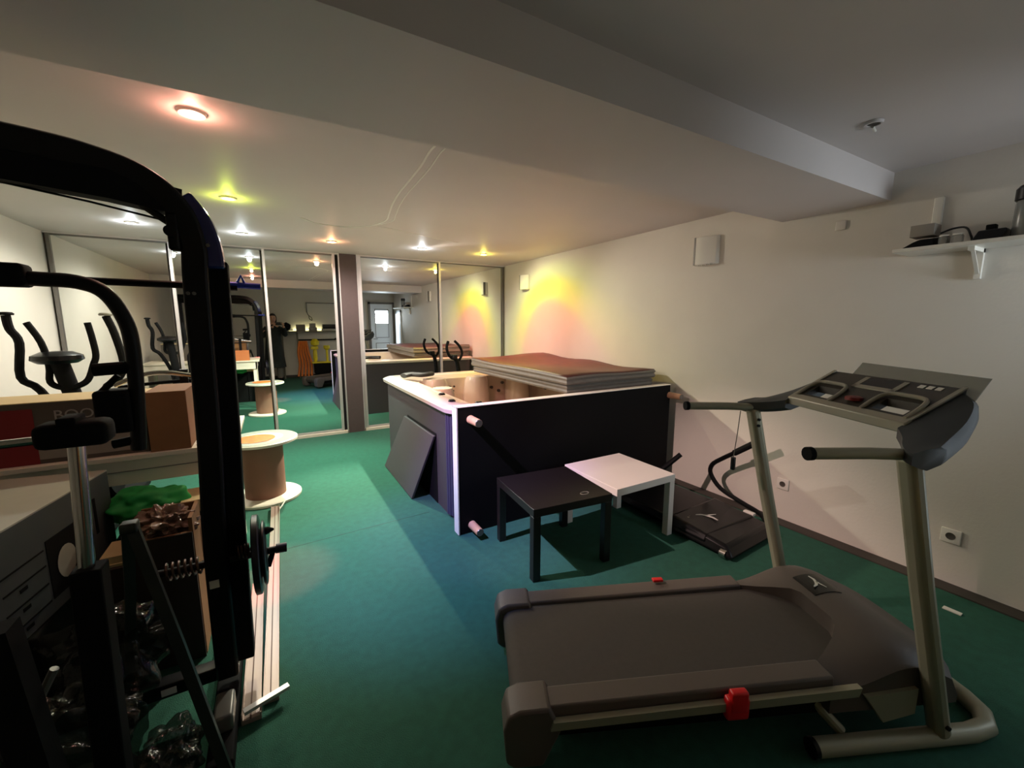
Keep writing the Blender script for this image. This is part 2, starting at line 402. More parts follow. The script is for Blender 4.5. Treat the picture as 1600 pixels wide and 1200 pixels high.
# high shelf on the right wall
t = thing('wall_shelf', 'white shelf high on the right wall near the right edge', 'shelf', (XR, .5, 1.86))
build('board', MB().box((3.06, -.1, 1.885), (XR, 1.03, 1.905)), 'white', t, bevel=.003)
build('bracket', MB().box((3.12, .72, 1.865), (XR, .745, 1.885)).box((XR-.025, .72, 1.73), (XR, .745, 1.885)).prism([(XR-.02, .725, 1.75), (XR-.02, .74, 1.75), (3.14, .74, 1.875), (3.14, .725, 1.875)], (0, 0, .008)), 'white', t)
t = thing('white_cable_duct', 'small white upright strip on the wall behind the shelf', 'cable duct', (XR, .92, 2.05))
build('duct', MB().rbox((XR-.02, .905, 1.906), (XR, .945, 2.19), .004), 'white', t)
tag(build('black_gadget', MB().hexa([(3.10,.87,1.905),(3.24,.87,1.905),(3.24,1.01,1.905),(3.10,1.01,1.905)], [(3.12,.88,1.945),(3.23,.88,1.965),(3.23,.97,1.965),(3.12,.96,1.94)]), 'blackm', bevel=.004), 'black flat gadget at the left end of the wall shelf', 'gadget')
tag(build('small_carton', MB().rbox((3.13, .885, 1.967), (3.23, .985, 2.03), .003), 'boxgrey'), 'small grey-beige carton on top of the black gadget', 'box')
for k, (yy, xx) in enumerate(((.84, 3.13), (.79, 3.13))):
    t = thing('glass_jar', ['small clear glass jar on the wall shelf, left of the pair', 'small clear glass jar on the wall shelf, right of the pair'][k], 'jar', (xx, yy, 1.905))
    build('jar_body', MB().lathe([(.020, 1.9055), (.023, 1.912), (.023, 1.945), (.018, 1.952)], (xx, yy, 0)), 'glass', t)
    build('jar_rim', MB().lathe([(.019, 1.950), (.021, 1.952), (.021, 1.957), (.019, 1.958)], (xx, yy, 0)), 'white', t)
tag(build('black_cable', MB().tube([(3.15,.865,1.972),(3.16,.82,1.99),(3.15,.77,1.985),(3.14,.745,1.94),(3.14,.738,1.912)], .005, smooth=5), 'blackg'), 'black cable arching over the glass jars on the shelf', 'cable')
t = thing('black_box_with_knob', 'black box with a square knob on the wall shelf', 'box', (3.17, .68, 1.905))
build('box_body', MB().hexa([(3.10,.628,1.905),(3.24,.628,1.905),(3.24,.735,1.905),(3.10,.735,1.905)], [(3.11,.62,1.955),(3.24,.62,1.955),(3.24,.715,1.955),(3.11,.715,1.955)]), 'blackg', t, bevel=.005)
build('knob', MB().rbox((3.15,.665,1.956), (3.19,.70,1.985), .004), 'blackm', t)
t = thing('tall_jar', 'tall grey jar with a black lid at the right end of the shelf', 'jar', (3.17, .565, 1.905))
build('jar_body', MB().lathe([(.048, 1.9055), (.052, 1.915), (.05, 2.06), (.046, 2.08)], (3.17, .565, 0)), 'greyglass', t)
build('lid', MB().lathe([(.052, 2.075), (.056, 2.08), (.056, 2.13), (.045, 2.145)], (3.17, .565, 0)), 'blackg', t)

# ================================================================== hot tub
SX0, SX1, SY0, SY1, SH = 1.09, 3.24, 2.74, 4.95, .88
def rrect(x0, y0, x1, y1, r, z, n=6):
    out = []
    for cx, cy, a0 in ((x1-r, y0+r, -PI/2), (x1-r, y1-r, 0), (x0+r, y1-r, PI/2), (x0+r, y0+r, PI)):
        for k in range(n+1):
            a = a0+PI/2*k/n; out.append(Vector((cx+r*math.cos(a), cy+r*math.sin(a), z)))
    return out
def loft(mb, loops, close0=False, close1=False):
    R = [[mb.bm.verts.new(p) for p in L] for L in loops]
    n = len(R[0])
    for i in range(len(R)-1):
        for k in range(n):
            l = (k+1) % n; mb.bm.faces.new((R[i][k], R[i][l], R[i+1][l], R[i+1][k]))
    if close0: mb.bm.faces.new(R[0][::-1])
    if close1: mb.bm.faces.new(R[-1])
    return mb
spa = thing('hot_tub', 'large grey hot tub with a pinkish white rim along the right wall', 'hot tub', ((SX0+SX1)/2, (SY0+SY1)/2, 0))
build('cabinet', loft(MB(), [rrect(SX0+.03, SY0+.03, SX1-.03, SY1-.03, .16, 0), rrect(SX0+.03, SY0+.03, SX1-.03, SY1-.03, .16, SH-.05)], True, False), 'spa_side', spa)
# ribbed corner panel
b = MB(); cx, cy = SX0+.19, SY0+.19
for k in range(9):
    a = PI+PI/2*(k+.5)/9; rr = .166
    b.tube([(cx+rr*math.cos(a), cy+rr*math.sin(a), .02), (cx+rr*math.cos(a), cy+rr*math.sin(a), SH-.06)], .015, 8)
build('corner_panel', b, 'spa_corner', spa)
# rim and basin
lo = [rrect(SX0+.01, SY0+.01, SX1-.01, SY1-.01, .17, SH-.055), rrect(SX0-.01, SY0-.01, SX1+.01, SY1+.01, .18, SH-.045), rrect(SX0-.015, SY0-.015, SX1+.015, SY1+.015, .18, SH-.015),
      rrect(SX0+.01, SY0+.01, SX1-.01, SY1-.01, .17, SH), rrect(SX0+.13, SY0+.13, SX1-.13, SY1-.13, .14, SH+.002), rrect(SX0+.16, SY0+.16, SX1-.16, SY1-.16, .12, SH-.01)]
build('rim', loft(MB(), lo), 'spa_shell', spa)
lo = [rrect(SX0+.16, SY0+.16, SX1-.16, SY1-.16, .12, SH-.01), rrect(SX0+.32, SY0+.2, SX1-.2, SY1-.24, .2, SH-.05), rrect(SX0+.42, SY0+.3, SX1-.3, SY1-.34, .25, SH-.38),
      rrect(SX0+.62, SY0+.5, SX1-.5, SY1-.6, .2, SH-.42), rrect(SX0+.68, SY0+.56, SX1-.56, SY1-.66, .2, .12)]
bas = build('basin', loft(MB(), lo, False, True), 'spa_in', spa)
# moulded seat backs bulging into the basin
b = MB()
for (x, y, r) in ((2.15, 4.60, .16), (1.62, 4.62, .17), (2.7, 4.55, .16), (1.45, 3.9, .13)):
    build('seat_moulding', MB().lathe([(r*1.02, .50), (r, .62), (r*.9, .80), (r*.75, .855), (.01, .862)], (x, y, 0), n=24), 'spa_in', spa)
b = MB()
for (x, y) in ((1.98, 4.36), (1.93, 4.36)):
    for k in range(4): build('jet', MB().lathe([(.012, -.012), (.012, .0)], (x-.22+k*.012, y+.095+k*.0, .62+k*.05), 'y', 10), 'jet', spa)
for (x, y, z) in ((2.9, 4.2, .7), (2.92, 3.9, .72), (2.92, 3.6, .68), (2.9, 3.3, .7), (2.5, 4.58, .75), (2.35, 4.585, .7), (2.45, 4.58, .65), (2.6, 4.58, .68)):
    build('jet', MB().lathe([(.02, -.01), (.02, .012), (.008, .016)], (x, y, z), 'y', 12), 'jet', spa)
for (x, y) in ((1.25, 3.38), (1.21, 3.05), (1.36, 2.87)):
    build('valve_knob', MB().lathe([(.03, SH+.001), (.03, SH+.008), (.02, SH+.018), (.008, SH+.018)], (x, y, 0), n=16), 'blackg', spa)
b = MB().tube(spline([Vector((1.26, 4.62, SH+.02)), Vector((1.36, 4.66, SH+.03)), Vector((1.47, 4.60, SH+.02)), Vector((1.60, 4.66, SH+.02))], 5), .05, 12)
for v in b.bm.verts: v.co.z = SH+.002+(v.co.z-SH+.03)*.55
build('head_pillow', b, 'pillow', spa)
# hatch opening and leaning panel
build('hatch_slot', MB().box((SX0+.025, 3.18, .0), (SX0+.032, 4.0, .60)), 'blackm', spa)
b = MB().hexa([(.945, 3.36, .005), (.965, 3.36, .005), (.965, 4.33, .005), (.945, 4.33, .005)], [(1.095, 3.18, .58), (1.115, 3.18, .58), (1.115, 4.05, .58), (1.095, 4.05, .58)])
tag(build('cabinet_panel', b, 'spa_side', bevel=.004), 'loose grey cabinet panel leaning against the left side of the hot tub', 'panel')
# folded cover in two slabs
def cover_slab(name, z0, th, lift, x0, y0, x1, y1, lab, topm):
    t = thing(name, lab, 'cover', ((x0+x1)/2, (y0+y1)/2, z0), 0, 'folded hot tub cover halves')
    n = 14; b = MB(); b2 = MB()
    def top(u, v):
        return z0+th+lift*(.05*max(0, v-.6)**1.5*3*(1-.3*u)+.05*max(0, u-.55)*math.cos(v*6.5)**2+.012*math.sin(u*5+v*4))
    g = [[None]*(n+1) for _ in range(n+1)]; gb = [[None]*(n+1) for _ in range(n+1)]
    for i in range(n+1):
        for j in range(n+1):
            u, v = i/n, j/n; x = x0+(x1-x0)*u; y = y0+(y1-y0)*v
            b.bm.verts.new((x, y, z0)); 
    b.bm.free(); b.bm = bmesh.new()
    lo_ = []; up_ = []
    per = [(i/n, 0) for i in range(n)]+[(1, j/n) for j in range(n)]+[(1-i/n, 1) for i in range(n)]+[(0, 1-j/n) for j in range(n)]
    P3 = lambda u, v, z: Vector((x0+(x1-x0)*u, y0+(y1-y0)*v, z))
    loops = [[P3(u, v, z0) for u, v in per], [P3(u, v, z0)+ (P3(u, v, 0)-P3(.5, .5, 0))*.014+Vector((0,0,th*.25)) for u, v in per],
             [P3(u, v, z0+(top(u,v)-z0)*.5) for u, v in per], [P3(u, v, z0+(top(u,v)-z0)*.75)+(P3(u, v, 0)-P3(.5,.5,0))*.014 for u, v in per], [P3(u, v, top(u, v)-.004) for u, v in per]]
    loft(b, loops, True, False)
    build('vinyl_side', b, 'cover_side', t)
    vv = [[b2.bm.verts.new(P3(i/n, j/n, top(i/n, j/n))) for j in range(n+1)] for i in range(n+1)]
    for i in range(n):
        for j in range(n): b2.bm.faces.new((vv[i][j], vv[i+1][j], vv[i+1][j+1], vv[i][j+1]))
    o_ = build('vinyl_top', b2, topm, t)
    so = o_.modifiers.new('thick', 'SOLIDIFY'); so.thickness = .006
    return t
cover_slab('hot_tub_cover', SH+.012, .07, 0, 2.18, 2.83, 3.22, 4.72, 'lower grey half of the folded hot tub cover on the rim', 'cover_side')
cover_slab('hot_tub_cover', SH+.09, .07, 1, 2.16, 2.81, 3.23, 4.74, 'upper half of the folded hot tub cover, red light coloured into its top', 'cover_top')

# table top standing on edge in front of the tub
t = thing('dismantled_table', 'large black table standing on its edge against the hot tub, short legs towards the camera', 'table', (2.1, 2.62, 0))
build('tabletop', MB().box((1.063, 2.585, .005), (3.20, 2.655, .925)), 'blackm', t)
build('edge_band', MB().box((1.055, 2.583, .004), (1.0635, 2.66, .928)).box((1.055, 2.583, .9245), (3.205, 2.66, .929)), 'lack_w', t, label='pale edge banding')
for x, z in ((1.16, .835), (1.16, .06), (3.19, .83), (3.1, .06)):
    o = build('leg', MB().lathe([(.027, 2.45), (.03, 2.585)], (x, 0, z), 'y', 20), 'wood', t)
    build('leg_tip', MB().lathe([(.024, 2.446), (.0265, 2.451)], (x, 0, z), 'y', 20), 'greyalu', o)

# ================================================================== two square side tables
def side_table(name, label, x, y, rz, m, S=.55, H=.45, skip=False):
    t = thing(name, label, 'side table', (x, y, 0), rz)
    build('tabletop', MB().rbox((0, 0, H-.05), (S, S, H), .002, 1), m, t, world=False)
    for a, b_ in ((0, 0), (S-.05, 0), (0, S-.05), (S-.05, S-.05))[1 if skip else 0:]:
        build('leg', MB().rbox((a+.001, b_+.001, 0), (a+.049, b_+.049, H-.05), .002, 1), m, t, world=False)
    return t
side_table('side_table', 'low square black side table in front of the hot tub', 1.219, 1.866, math.radians(-5.5), 'lack_b')
side_table('side_table', 'low square white side table, right of the black one', 1.838, 1.845, 0, 'lack_w', skip=True)
b = MB().tube([(1.62+.03*math.cos(a), 1.905+.018*math.sin(a), .4515) for a in [k*2*PI/14 for k in range(15)]], .0022, 6)
tag(build('cable_tie', b, 'tm_silver'), 'thin grey ring lying on the black side table', 'ring')

# ================================================================== treadmill (local: x forward, y to the far side)
TM = thing('treadmill', 'large grey-brown treadmill with champagne posts in the right foreground', 'treadmill', (1.98, .39, 0), math.radians(-24.85))
def tp(name, mb, m, parent=TM, **k): return build(name, mb, m, parent, world=False, **k)
for y0, y1 in ((.0, .095), (.525, .62)):
    b = MB().hexa([(-1.5, y0, .16), (-.38, y0, .17), (-.38, y1, .17), (-1.5, y1, .16)], [(-1.5, y0+.008, .235), (-.38, y0+.008, .262), (-.38, y1-.004, .262), (-1.5, y1-.004, .235)])
    tp('foot_rail', b, 'tm_grey', bevel=.008)
for y0, y1 in ((-.012, .11), (.51, .632)):
    pr = [(-1.545, .05), (-1.555, .17), (-1.54, .225), (-1.50, .244), (-1.40, .246), (-1.36, .16), (-1.42, .03), (-1.52, .03)]
    tp('rear_cap', MB().prism([(s, y0, z) for s, z in pr], (0, y1-y0, 0)), 'tm_grey', bevel=.010)
pts = [(-1.52, .17), (-1.515, .195), (-1.50, .212), (-1.47, .222), (-.3, .245), (-.1, .245)]
b = MB().prism([(s, .095, z) for s, z in pts]+[(-.1, .095, .12), (-1.50, .095, .12)], (0, .43, 0))
tp('running_belt', b, 'tm_belt')
tp('deck_frame', MB().box((-1.48, .03, .10), (-.1, .59, .165)), 'blackm')
# hood with an arc cut at the back
b = MB(); arc = []
n = 12
prof = lambda s, v: (.262 + .075*math.exp(-((s+.10)/.16)**2)) if s < .0 else .262+.075*math.exp(-((s+.10)/.16)**2)-(.35*(s)**1.3 if s > 0 else 0)
NS, NV = 16, 16
vv = []
for i in range(NS+1):
    row = []
    for j in range(NV+1):
        v = j/NV; y = -.005+.63*v
        d_ = min(v, 1-v)
        back = -.40 + (.20*math.sin(min(1, max(0, (d_-.13)/.25))*PI/2) if d_ > .13 else 0)
        front = .20-.10*(2*abs(v-.5))**3
        s_ = back+(front-back)*i/NS
        z = prof(s_, v) - .05*(2*abs(v-.5))**6 - (.02 if False else 0)
        if i == NS: z = .16
        row.append((s_, y, z))
    vv.append(row)
bv = [[b.bm.verts.new(p) for p in row] for row in vv]
for i in range(NS):
    for j in range(NV): b.bm.faces.new((bv[i][j], bv[i+1][j], bv[i+1][j+1], bv[i][j+1]))
bot = {}
def low(i, j):
    if (i, j) not in bot: p = vv[i][j]; bot[(i, j)] = b.bm.verts.new((p[0], p[1], .13))
    return bot[(i, j)]
per = [(i, 0) for i in range(NS)]+[(NS, j) for j in range(NV)]+[(NS-i, NV) for i in range(NS)]+[(0, NV-j) for j in range(NV)]
for k in range(len(per)):
    p, q = per[k], per[(k+1) % len(per)]
    b.bm.faces.new((bv[p[0]][p[1]], low(*p), low(*q), bv[q[0]][q[1]]))
hood = tp('motor_hood', b, 'tm_hood')
# logo badge on hood
def hz(s, v): return prof(s, v)
bd = MB(); SS = [-.17+.0125*k for k in range(11)]
for sa, sb in zip(SS[:-1], SS[1:]):
    bd.hexa([(sa, .345, hz(sa,0)-.004), (sb, .345, hz(sb,0)-.004), (sb, .475, hz(sb,0)-.004), (sa, .475, hz(sa,0)-.004)],
            [(sa, .345, hz(sa,0)+.003), (sb, .345, hz(sb,0)+.003), (sb, .475, hz(sb,0)+.003), (sa, .475, hz(sa,0)+.003)])
badge = tp('badge', bd, 'lcd', hood, label='dark square badge with a white swoosh mark')
def mark(parent, o, ux, uy, nrm, s, m='label', name='logo_mark'):
    """swoosh figure: a long arc with a crossing leg"""
    o, ux, uy, nrm = map(Vector, (o, ux, uy, nrm)); b = MB()
    def P(x, y): return o+ux*x*s+uy*y*s
    for cl, wd in (([( -.9, .05), (-.4, .16), (.1, .02), (.5, -.30), (.75, -.75)], (.05, .10, .14, .12, .05)), ([(.0, .10), (.35, .18), (.95, .40)], (.10, .07, .02))):
        L = []; R_ = []
        for i, (x, y) in enumerate(cl):
            x0, y0 = cl[max(i-1, 0)]; x1, y1 = cl[min(i+1, len(cl)-1)]
            d_ = Vector((x1-x0, y1-y0)).normalized(); nn = Vector((-d_.y, d_.x))*wd[i]
            L.append(P(x+nn.x, y+nn.y)); R_.append(P(x-nn.x, y-nn.y))
        b.prism(L+R_[::-1], nrm*.002)
    return build(name, b, m, parent, world=False)
zl = hz(-.10, 0)+.0035
mark(badge, (-.112, .415, zl), (0, -1, 0), (1, 0, 0), (0, 0, 1), .045)
tp('side_rail', MB().hexa([(-1.40, -.022, .175), (-.31, -.022, .205), (-.31, .0, .205), (-1.40, .0, .175)], [(-1.39, -.022, .205), (-.30, -.022, .238), (-.30, .0, .238), (-1.39, .0, .205)]), 'tm_post', label='pale gold side rail')
cl = tp('belt_adjuster', MB().rbox((-.80, -.035, .165), (-.72, .0, .245), .01).rbox((-.79, -.04, .20), (-.73, -.01, .275), .008), 'red', label='bright red plastic clip')
tp('belt_adjuster', MB().rbox((-.79, .585, .262), (-.74, .61, .274), .003), 'red', label='small red tab on the far rail')
tp('lift_bracket', MB().prism([(-.28, -.006, .20), (-.08, -.006, .215), (-.08, -.006, .115), (-.20, -.006, .09)], (0, -.014, 0)), 'tm_post')
tp('lift_bracket', MB().prism([(-.28, .63, .20), (-.08, .63, .215), (-.08, .63, .115), (-.20, .63, .09)], (0, .014, 0)), 'tm_post')
tp('cross_strut', MB().tube([(-.44, .06, .16), (-.34, .0, .05)], .018), 'tm_post')
fr = [(-.47, -.035, .033), (.14, -.035, .033), (.22, -.02, .033), (.27, .03, .033), (.285, .10, .033), (.285, .56, .033), (.26, .64, .033), (.20, .69, .033), (.12, .71, .033), (-.47, .71, .033)]
base = tp('base_frame', MB().tube(fr, .031, 14), 'tm_post')
tp('end_cap', MB().lathe([(.032, -.485), (.033, -.47)], (0, -.035, .033), 'x'), 'blackg', base)
tp('end_cap', MB().lathe([(.032, -.485), (.033, -.47)], (0, .71, .033), 'x'), 'blackg', base)
for y in (-.035, .715):
    b = MB().tube([(.01, y, .04), (-.15, y, .62), (-.268, y, 1.085)], .1, rect=(.052, .060))
    p = tp('post', b, 'tm_post', bevel=.018)
    if y > 0:
        b = MB()
        for z in (1.0, 1.03): b.lathe([(.007, y-.036), (.007, y-.022)], (-.252, 0, z-.0), 'y', 10)
        tp('bolt', b, 'blackg', p)
    else:
        tp('bolt', MB().lathe([(.008, y-.038), (.008, y-.028)], (-.005, 0, .10), 'y', 10), 'blackg', p)
    h = tp('handrail', MB().tube([(-.235, y, 1.085), (-.40, y, 1.095), (-.605, y, 1.10)], .0185, 14), 'tm_post')
    tp('grip_cap', MB().tube([(-.600, y, 1.10), (-.617, y, 1.10)], .021, 14), 'blackm', h)
# console: curved wings joining posts to a tilted face
def wing(y0, y1, ym):
    b = MB(); secs = []
    K = [(0, -.315, -.205, 1.088, 1.108, .040), (.2, -.305, -.14, 1.092, 1.118, .046), (.45, -.27, -.03, 1.098, 1.165, .055), (.7, -.225, .04, 1.108, 1.215, .062), (1, -.19, .055, 1.125, 1.245, .055)]
    K = [tuple(v) for v in spline([Vector(k[:3]+k[3:]) if False else Vector(k) for k in K], 4)]
    for f, back, front, zl_, zh, th in K:
        y = y0+(y1-y0)*f
        sec = [(back, zl_+.018), (back+(front-back)*.35, zl_+(zh-zl_)*.35+.022), (front-.02, zh+.018), (front, zh+.008), (front+.006, zh-.02), (front-.01, zh-th), (back+(front-back)*.5, zl_+(zh-zl_)*.4-.045), (back+.03, zl_-.030), (back, zl_-.018)]
        secs.append([Vector((a, y, c_)) for a, c_ in sec])
    loft(b, secs, True, True)
    return b
tp('console_wing', wing(-.085, .08, 0), 'tm_wing', label='slate grey near wing of the console')
tp('console_wing', wing(.765, .60, 0), 'tm_wing', label='slate grey far wing of the console')
def cz(s): return 1.145+(s+.19)*(.105/.19)
def cpl(s, y, dz=0): return (s, y, cz(s)+dz)
def plate(s0, y0, s1, y1, dz0, dz1, mb=None, bow=0):
    mb = mb or MB()
    return mb.hexa([cpl(s0,y0,dz0), cpl(s1,y0,dz0), cpl(s1,y1,dz0), cpl(s0,y1,dz0)], [cpl(s0,y0,dz1), cpl(s1,y0,dz1), cpl(s1,y1,dz1), cpl(s0,y1,dz1)])
b = MB()
plate(-.15, .075, -.13, .605, -.03, .0, b)
# body with two cut hand openings: built from strips
for s0, s1, ys in ((-.13, -.065, [(.075, .12), (.24, .44), (.56, .605)]), (-.065, .045, [(.075, .605)])):
    for ya, yb in ys: plate(s0, ya, s1, yb, -.03, .0, b)
con = tp('console', b, 'tm_face')
plb = MB(); plate(-.175, .072, -.145, .608, -.03, .006, plb)
tp('front_lip', plb, 'tm_silver', con, bevel=.004)
for ya, yb in ((.072, .087), (.593, .608)): tp('side_trim', plate(-.15, ya, .045, yb, 0, .006), 'tm_silver', con)
for yc in (.18, .50):
    b = MB().tube([cpl(-.15, yc-.085, .004), cpl(-.09, yc-.085, .01), cpl(-.055, yc-.065, .012), cpl(-.05, yc, .012), cpl(-.055, yc+.065, .012), cpl(-.09, yc+.085, .01), cpl(-.15, yc+.085, .004)], .008, 8, smooth=3)
    tp('opening_surround', b, 'tm_silver', con)
tp('display', plate(-.02, .27, .03, .41, 0, .004), 'lcd', con)
b = MB(); plate(-.035, .25, -.02, .43, 0, .005, b); plate(-.035, .25, .03, .27, 0, .005, b); plate(-.035, .41, .03, .43, 0, .005, b)
tp('display_surround', b, 'tm_silver', con)
tp('stop_button', MB().lathe([(.03, cz(-.11)+.002), (.03, cz(-.11)+.014), (.018, cz(-.11)+.018)], (-.11, .335, 0), n=16), 'darkred', con)
b = MB()
for k in range(3): b.hexa([cpl(.015-.00, .13+k*.03, .001), cpl(.03, .13+k*.03, .001), cpl(.03, .15+k*.03, .001), cpl(.015, .15+k*.03, .001)], [cpl(.015, .13+k*.03, .003), cpl(.03, .13+k*.03, .003), cpl(.03, .15+k*.03, .003), cpl(.015, .15+k*.03, .003)])
tp('console_print', b, 'label', con)
b = MB().hexa([(.03, .04, 1.235), (.036, .04, 1.235), (.036, .52, 1.245), (.03, .52, 1.245)], [(.075, .035, 1.315), (.081, .035, 1.315), (.081, .50, 1.325), (.075, .50, 1.325)])
tp('book_rest', b, 'tm_clear', con, label='smoky translucent book rest')
t = thing('safety_key_cord', 'thin safety cord with a clip hanging from the far treadmill handrail', 'cord', (0, 0, 0))
t.location = (1.98-.33*.907+.715*.42, .39+.33*.42+.715*.907, 1.07)
build('cord', MB().tube([t.location+Vector((0, 0, 0)), t.location+Vector((-.012, 0, -.12)), t.location+Vector((-.02, .005, -.235))], .002, 6), 'greyalu', t)
build('clip', MB().rbox(t.location+Vector((-.03, -.005, -.30)), t.location+Vector((-.012, .013, -.235)), .003), 'blackg', t)

# ================================================================== folded walking pad by the wall
t = thing('walking_pad', 'black flat walking pad with a white swoosh, lying between white table and right wall', 'walking pad', (2.7, 1.95, 0))
pr = [(2.43, .02), (2.40, .06), (2.43, .10), (2.95, .11), (3.0, .07), (2.98, .02)]
build('deck', MB().prism([(x, 1.60, z) for x, z in pr], (0, .95, 0)), 'blackg', t, bevel=.01)
mcov = build('motor_cover', MB().hexa([(2.395, 1.40, .02), (3.02, 1.44, .02), (3.02, 1.95, .02), (2.395, 1.92, .02)], [(2.43, 1.46, .085), (2.97, 1.50, .085), (2.97, 1.92, .125), (2.42, 1.89, .125)]), 'blackg', t, bevel=.02)
mark(mcov, Vector((2.64, 1.76, .1145))-t.location, (.75, -.6, 0), (.6, .75, .0), (0, 0, 1), .085)
b = MB(); 
for k in range(6): b.box((2.50+k*.022, 1.80+k*.012, .1155), (2.512+k*.022, 1.825+k*.012, .1175))
build('printed_name', b, 'tm_silver', mcov)
fr = [(2.98, 1.50, .05), (3.10, 1.62, .07), (3.14, 1.80, .09), (3.14, 1.98, .14), (3.13, 2.07, .24), (3.11, 2.05, .33), (3.10, 1.96, .41), (3.09, 1.84, .50), (3.08, 1.66, .64)]
build('handle_frame', MB().tube(fr, .018, 10, smooth=4), 'black', t)
build('handle_frame', MB().tube([(2.55, 2.50, .06), (2.62, 2.42, .10), (2.78, 2.30, .26), (2.90, 2.20, .41)], .02, 10, smooth=3), 'black', t)
build('grip', MB().tube([(3.095, 1.86, .485), (3.08, 1.66, .64)], .024, 10), 'blackm', t)
build('side_reflector', MB().rbox((2.995, 1.62, .075), (3.03, 1.70, .10), .006), 'white', t)
b = MB().lathe([(.03, -.02), (.03, .02)], (2.42, 1.47, .032), 'y', 14).lathe([(.03, -.02), (.03, .02)], (2.95, 1.47, .032), 'y', 14)
build('wheel', b, 'chrome', t)
tag(build('folded_paper_tag', MB().box((2.98, .53, .001), (3.01, .60, .006)), 'white'), 'small white scrap lying on the carpet by the right skirting', 'paper')

# ================================================================== elliptical trainer behind the bench (left)
EY = 4.1; k_ = 1.367
def ep(x, z, y=EY): return (x*k_, y, 1.5+(z-1.5)*k_)
t = thing('elliptical_trainer', 'black elliptical trainer with four handles behind the bench, by the left wall', 'elliptical trainer', (ep(-.95, 1)[0], EY, 0))
build('moving_handle', MB().tube([ep(-1.105, 1.535), ep(-1.10, 1.47), ep(-1.075, 1.40), ep(-1.09, 1.23), ep(-1.03, 1.16), (-1.30, EY, .75), (-1.28, EY, .35)], .024, 10, smooth=4), 'blackm', t)
build('moving_handle', MB().tube([ep(-.745, 1.535), ep(-.72, 1.44), ep(-.70, 1.28), ep(-.73, 1.20), ep(-.79, 1.14), (-1.08, EY, .75), (-1.10, EY, .35)], .024, 10, smooth=4), 'blackm', t)
for x, z in ((-1.105, 1.54), (-.745, 1.54)):
    p = ep(x, z); build('handle_knob', MB().lathe([(.036, p[2]-.006), (.04, p[2]+.004), (.03, p[2]+.014), (.008, p[2]+.016)], (p[0], p[1], 0), n=16), 'tm_silver' if x > -1 else 'blackm', t)
u = [ep(-1.04, 1.50), ep(-1.00, 1.40), ep(-.985, 1.28), ep(-.99, 1.20), ep(-.955, 1.17), ep(-.90, 1.17), ep(-.85, 1.20), ep(-.82, 1.28), ep(-.805, 1.33), ep(-.81, 1.42), ep(-.82, 1.50)]
build('fixed_handlebar', MB().tube(u, .02, 10, smooth=4), 'blackm', t)
p = ep(-.95, 1.32)
build('console_head', MB().lathe([(.01, -.035), (.10, -.035), (.135, -.01), (.13, .02), (.08, .045), (.01, .05)], p, 'z', 28), 'blackg', t)
build('mast', MB().tube([ep(-.945, 1.30), (-1.25, EY+.05, .9), (-1.22, EY+.15, .3)], .05, 12), 'blackm', t)
build('base', MB().rbox((-1.45, EY-.5, .03), (-1.05, EY+.75, .10), .02).lathe([(.26, -.05), (.26, .05)], (-1.22, EY+.4, .36), 'x', 28), 'blackm', t)

# ================================================================== white bench (table) with boxes, left middle ground
t = thing('workbench', 'long cream-white table with a deep apron behind the gym machine', 'table', (-.9, 3.05, 0))
build('tabletop', MB().box((-1.80, 2.66, .825), (-.20, 3.45, .85)), 'offwhite', t, bevel=.003)
build('apron', MB().box((-1.78, 2.68, .70), (-.24, 2.70, .825)).box((-.26, 2.68, .70), (-.24, 3.43, .825)).box((-1.78, 3.41, .70), (-.24, 3.43, .825)), 'offwhite', t)
build('drawer_line', MB().box((-1.78, 2.675, .765), (-.24, 2.68, .769)), 'boxgrey', t)
for x, y in ((-.30, 2.70), (-.30, 3.36), (-1.78, 2.70), (-1.78, 3.36)): build('leg', MB().box((x, y, 0), (x+.05, y+.05, .70)), 'offwhite', t)
t = thing('printed_carton', 'long red and grey carton printed BOOST lying on the white table', 'box', (-1.1, 2.85, .85))
zb0, zb1 = .851, 1.14
build('carton_body', MB().box((-1.6, 2.70, zb0), (-.575, 2.98, zb1-.004)), 'boxdark', t)
build('carton_lid', MB().box((-1.602, 2.698, zb1-.004), (-.573, 2.982, zb1)), 'cardpale', t, label='pale cardboard top flap')
build('red_print', MB().box((-1.6, 2.6985, zb0), (-.965, 2.7002, zb1-.03)), 'boxred', t)
build('grey_print', MB().box((-.965, 2.6985, zb0+.02), (-.60, 2.7002, zb1-.12)), 'boxgrey', t)
text_mesh('lettering', 'BOOST', .064, 'boxtxt', t, Matrix.Translation((-.795, 2.697, zb1-.068)) @ Matrix.Rotation(PI/2, 4, 'X'))
tag(build('brown_carton', MB().box((-.565, 2.67, .851), (-.40, 3.0, 1.155)), 'card', bevel=.002), 'plain brown cardboard box at the right end of the printed carton', 'box')
t = thing('folded_exercise_machine', 'silver-tubed folded exercise machine standing on the white table behind the brown box', 'exercise machine', (-.45, 3.2, .85))
build('handle_tube', MB().tube([(-.78, 3.12, 1.15), (-.66, 3.12, 1.20), (-.55, 3.12, 1.21), (-.40, 3.12, 1.18), (-.30, 3.12, 1.17)], .014, 10, smooth=4), 'chrome', t)
build('handle_tube', MB().tube([(-.78, 3.18, 1.13), (-.60, 3.18, 1.145), (-.45, 3.18, 1.15), (-.3, 3.18, 1.15)], .010, 10, smooth=3), 'blackm', t)
build('machine_body', MB().hexa([(-.53, 3.10, .86), (-.40, 3.10, .86), (-.40, 3.28, .86), (-.53, 3.28, .86)], [(-.50, 3.12, .99), (-.44, 3.12, .99), (-.44, 3.26, .99), (-.50, 3.26, .99)]), 'blackg', t, bevel=.015)
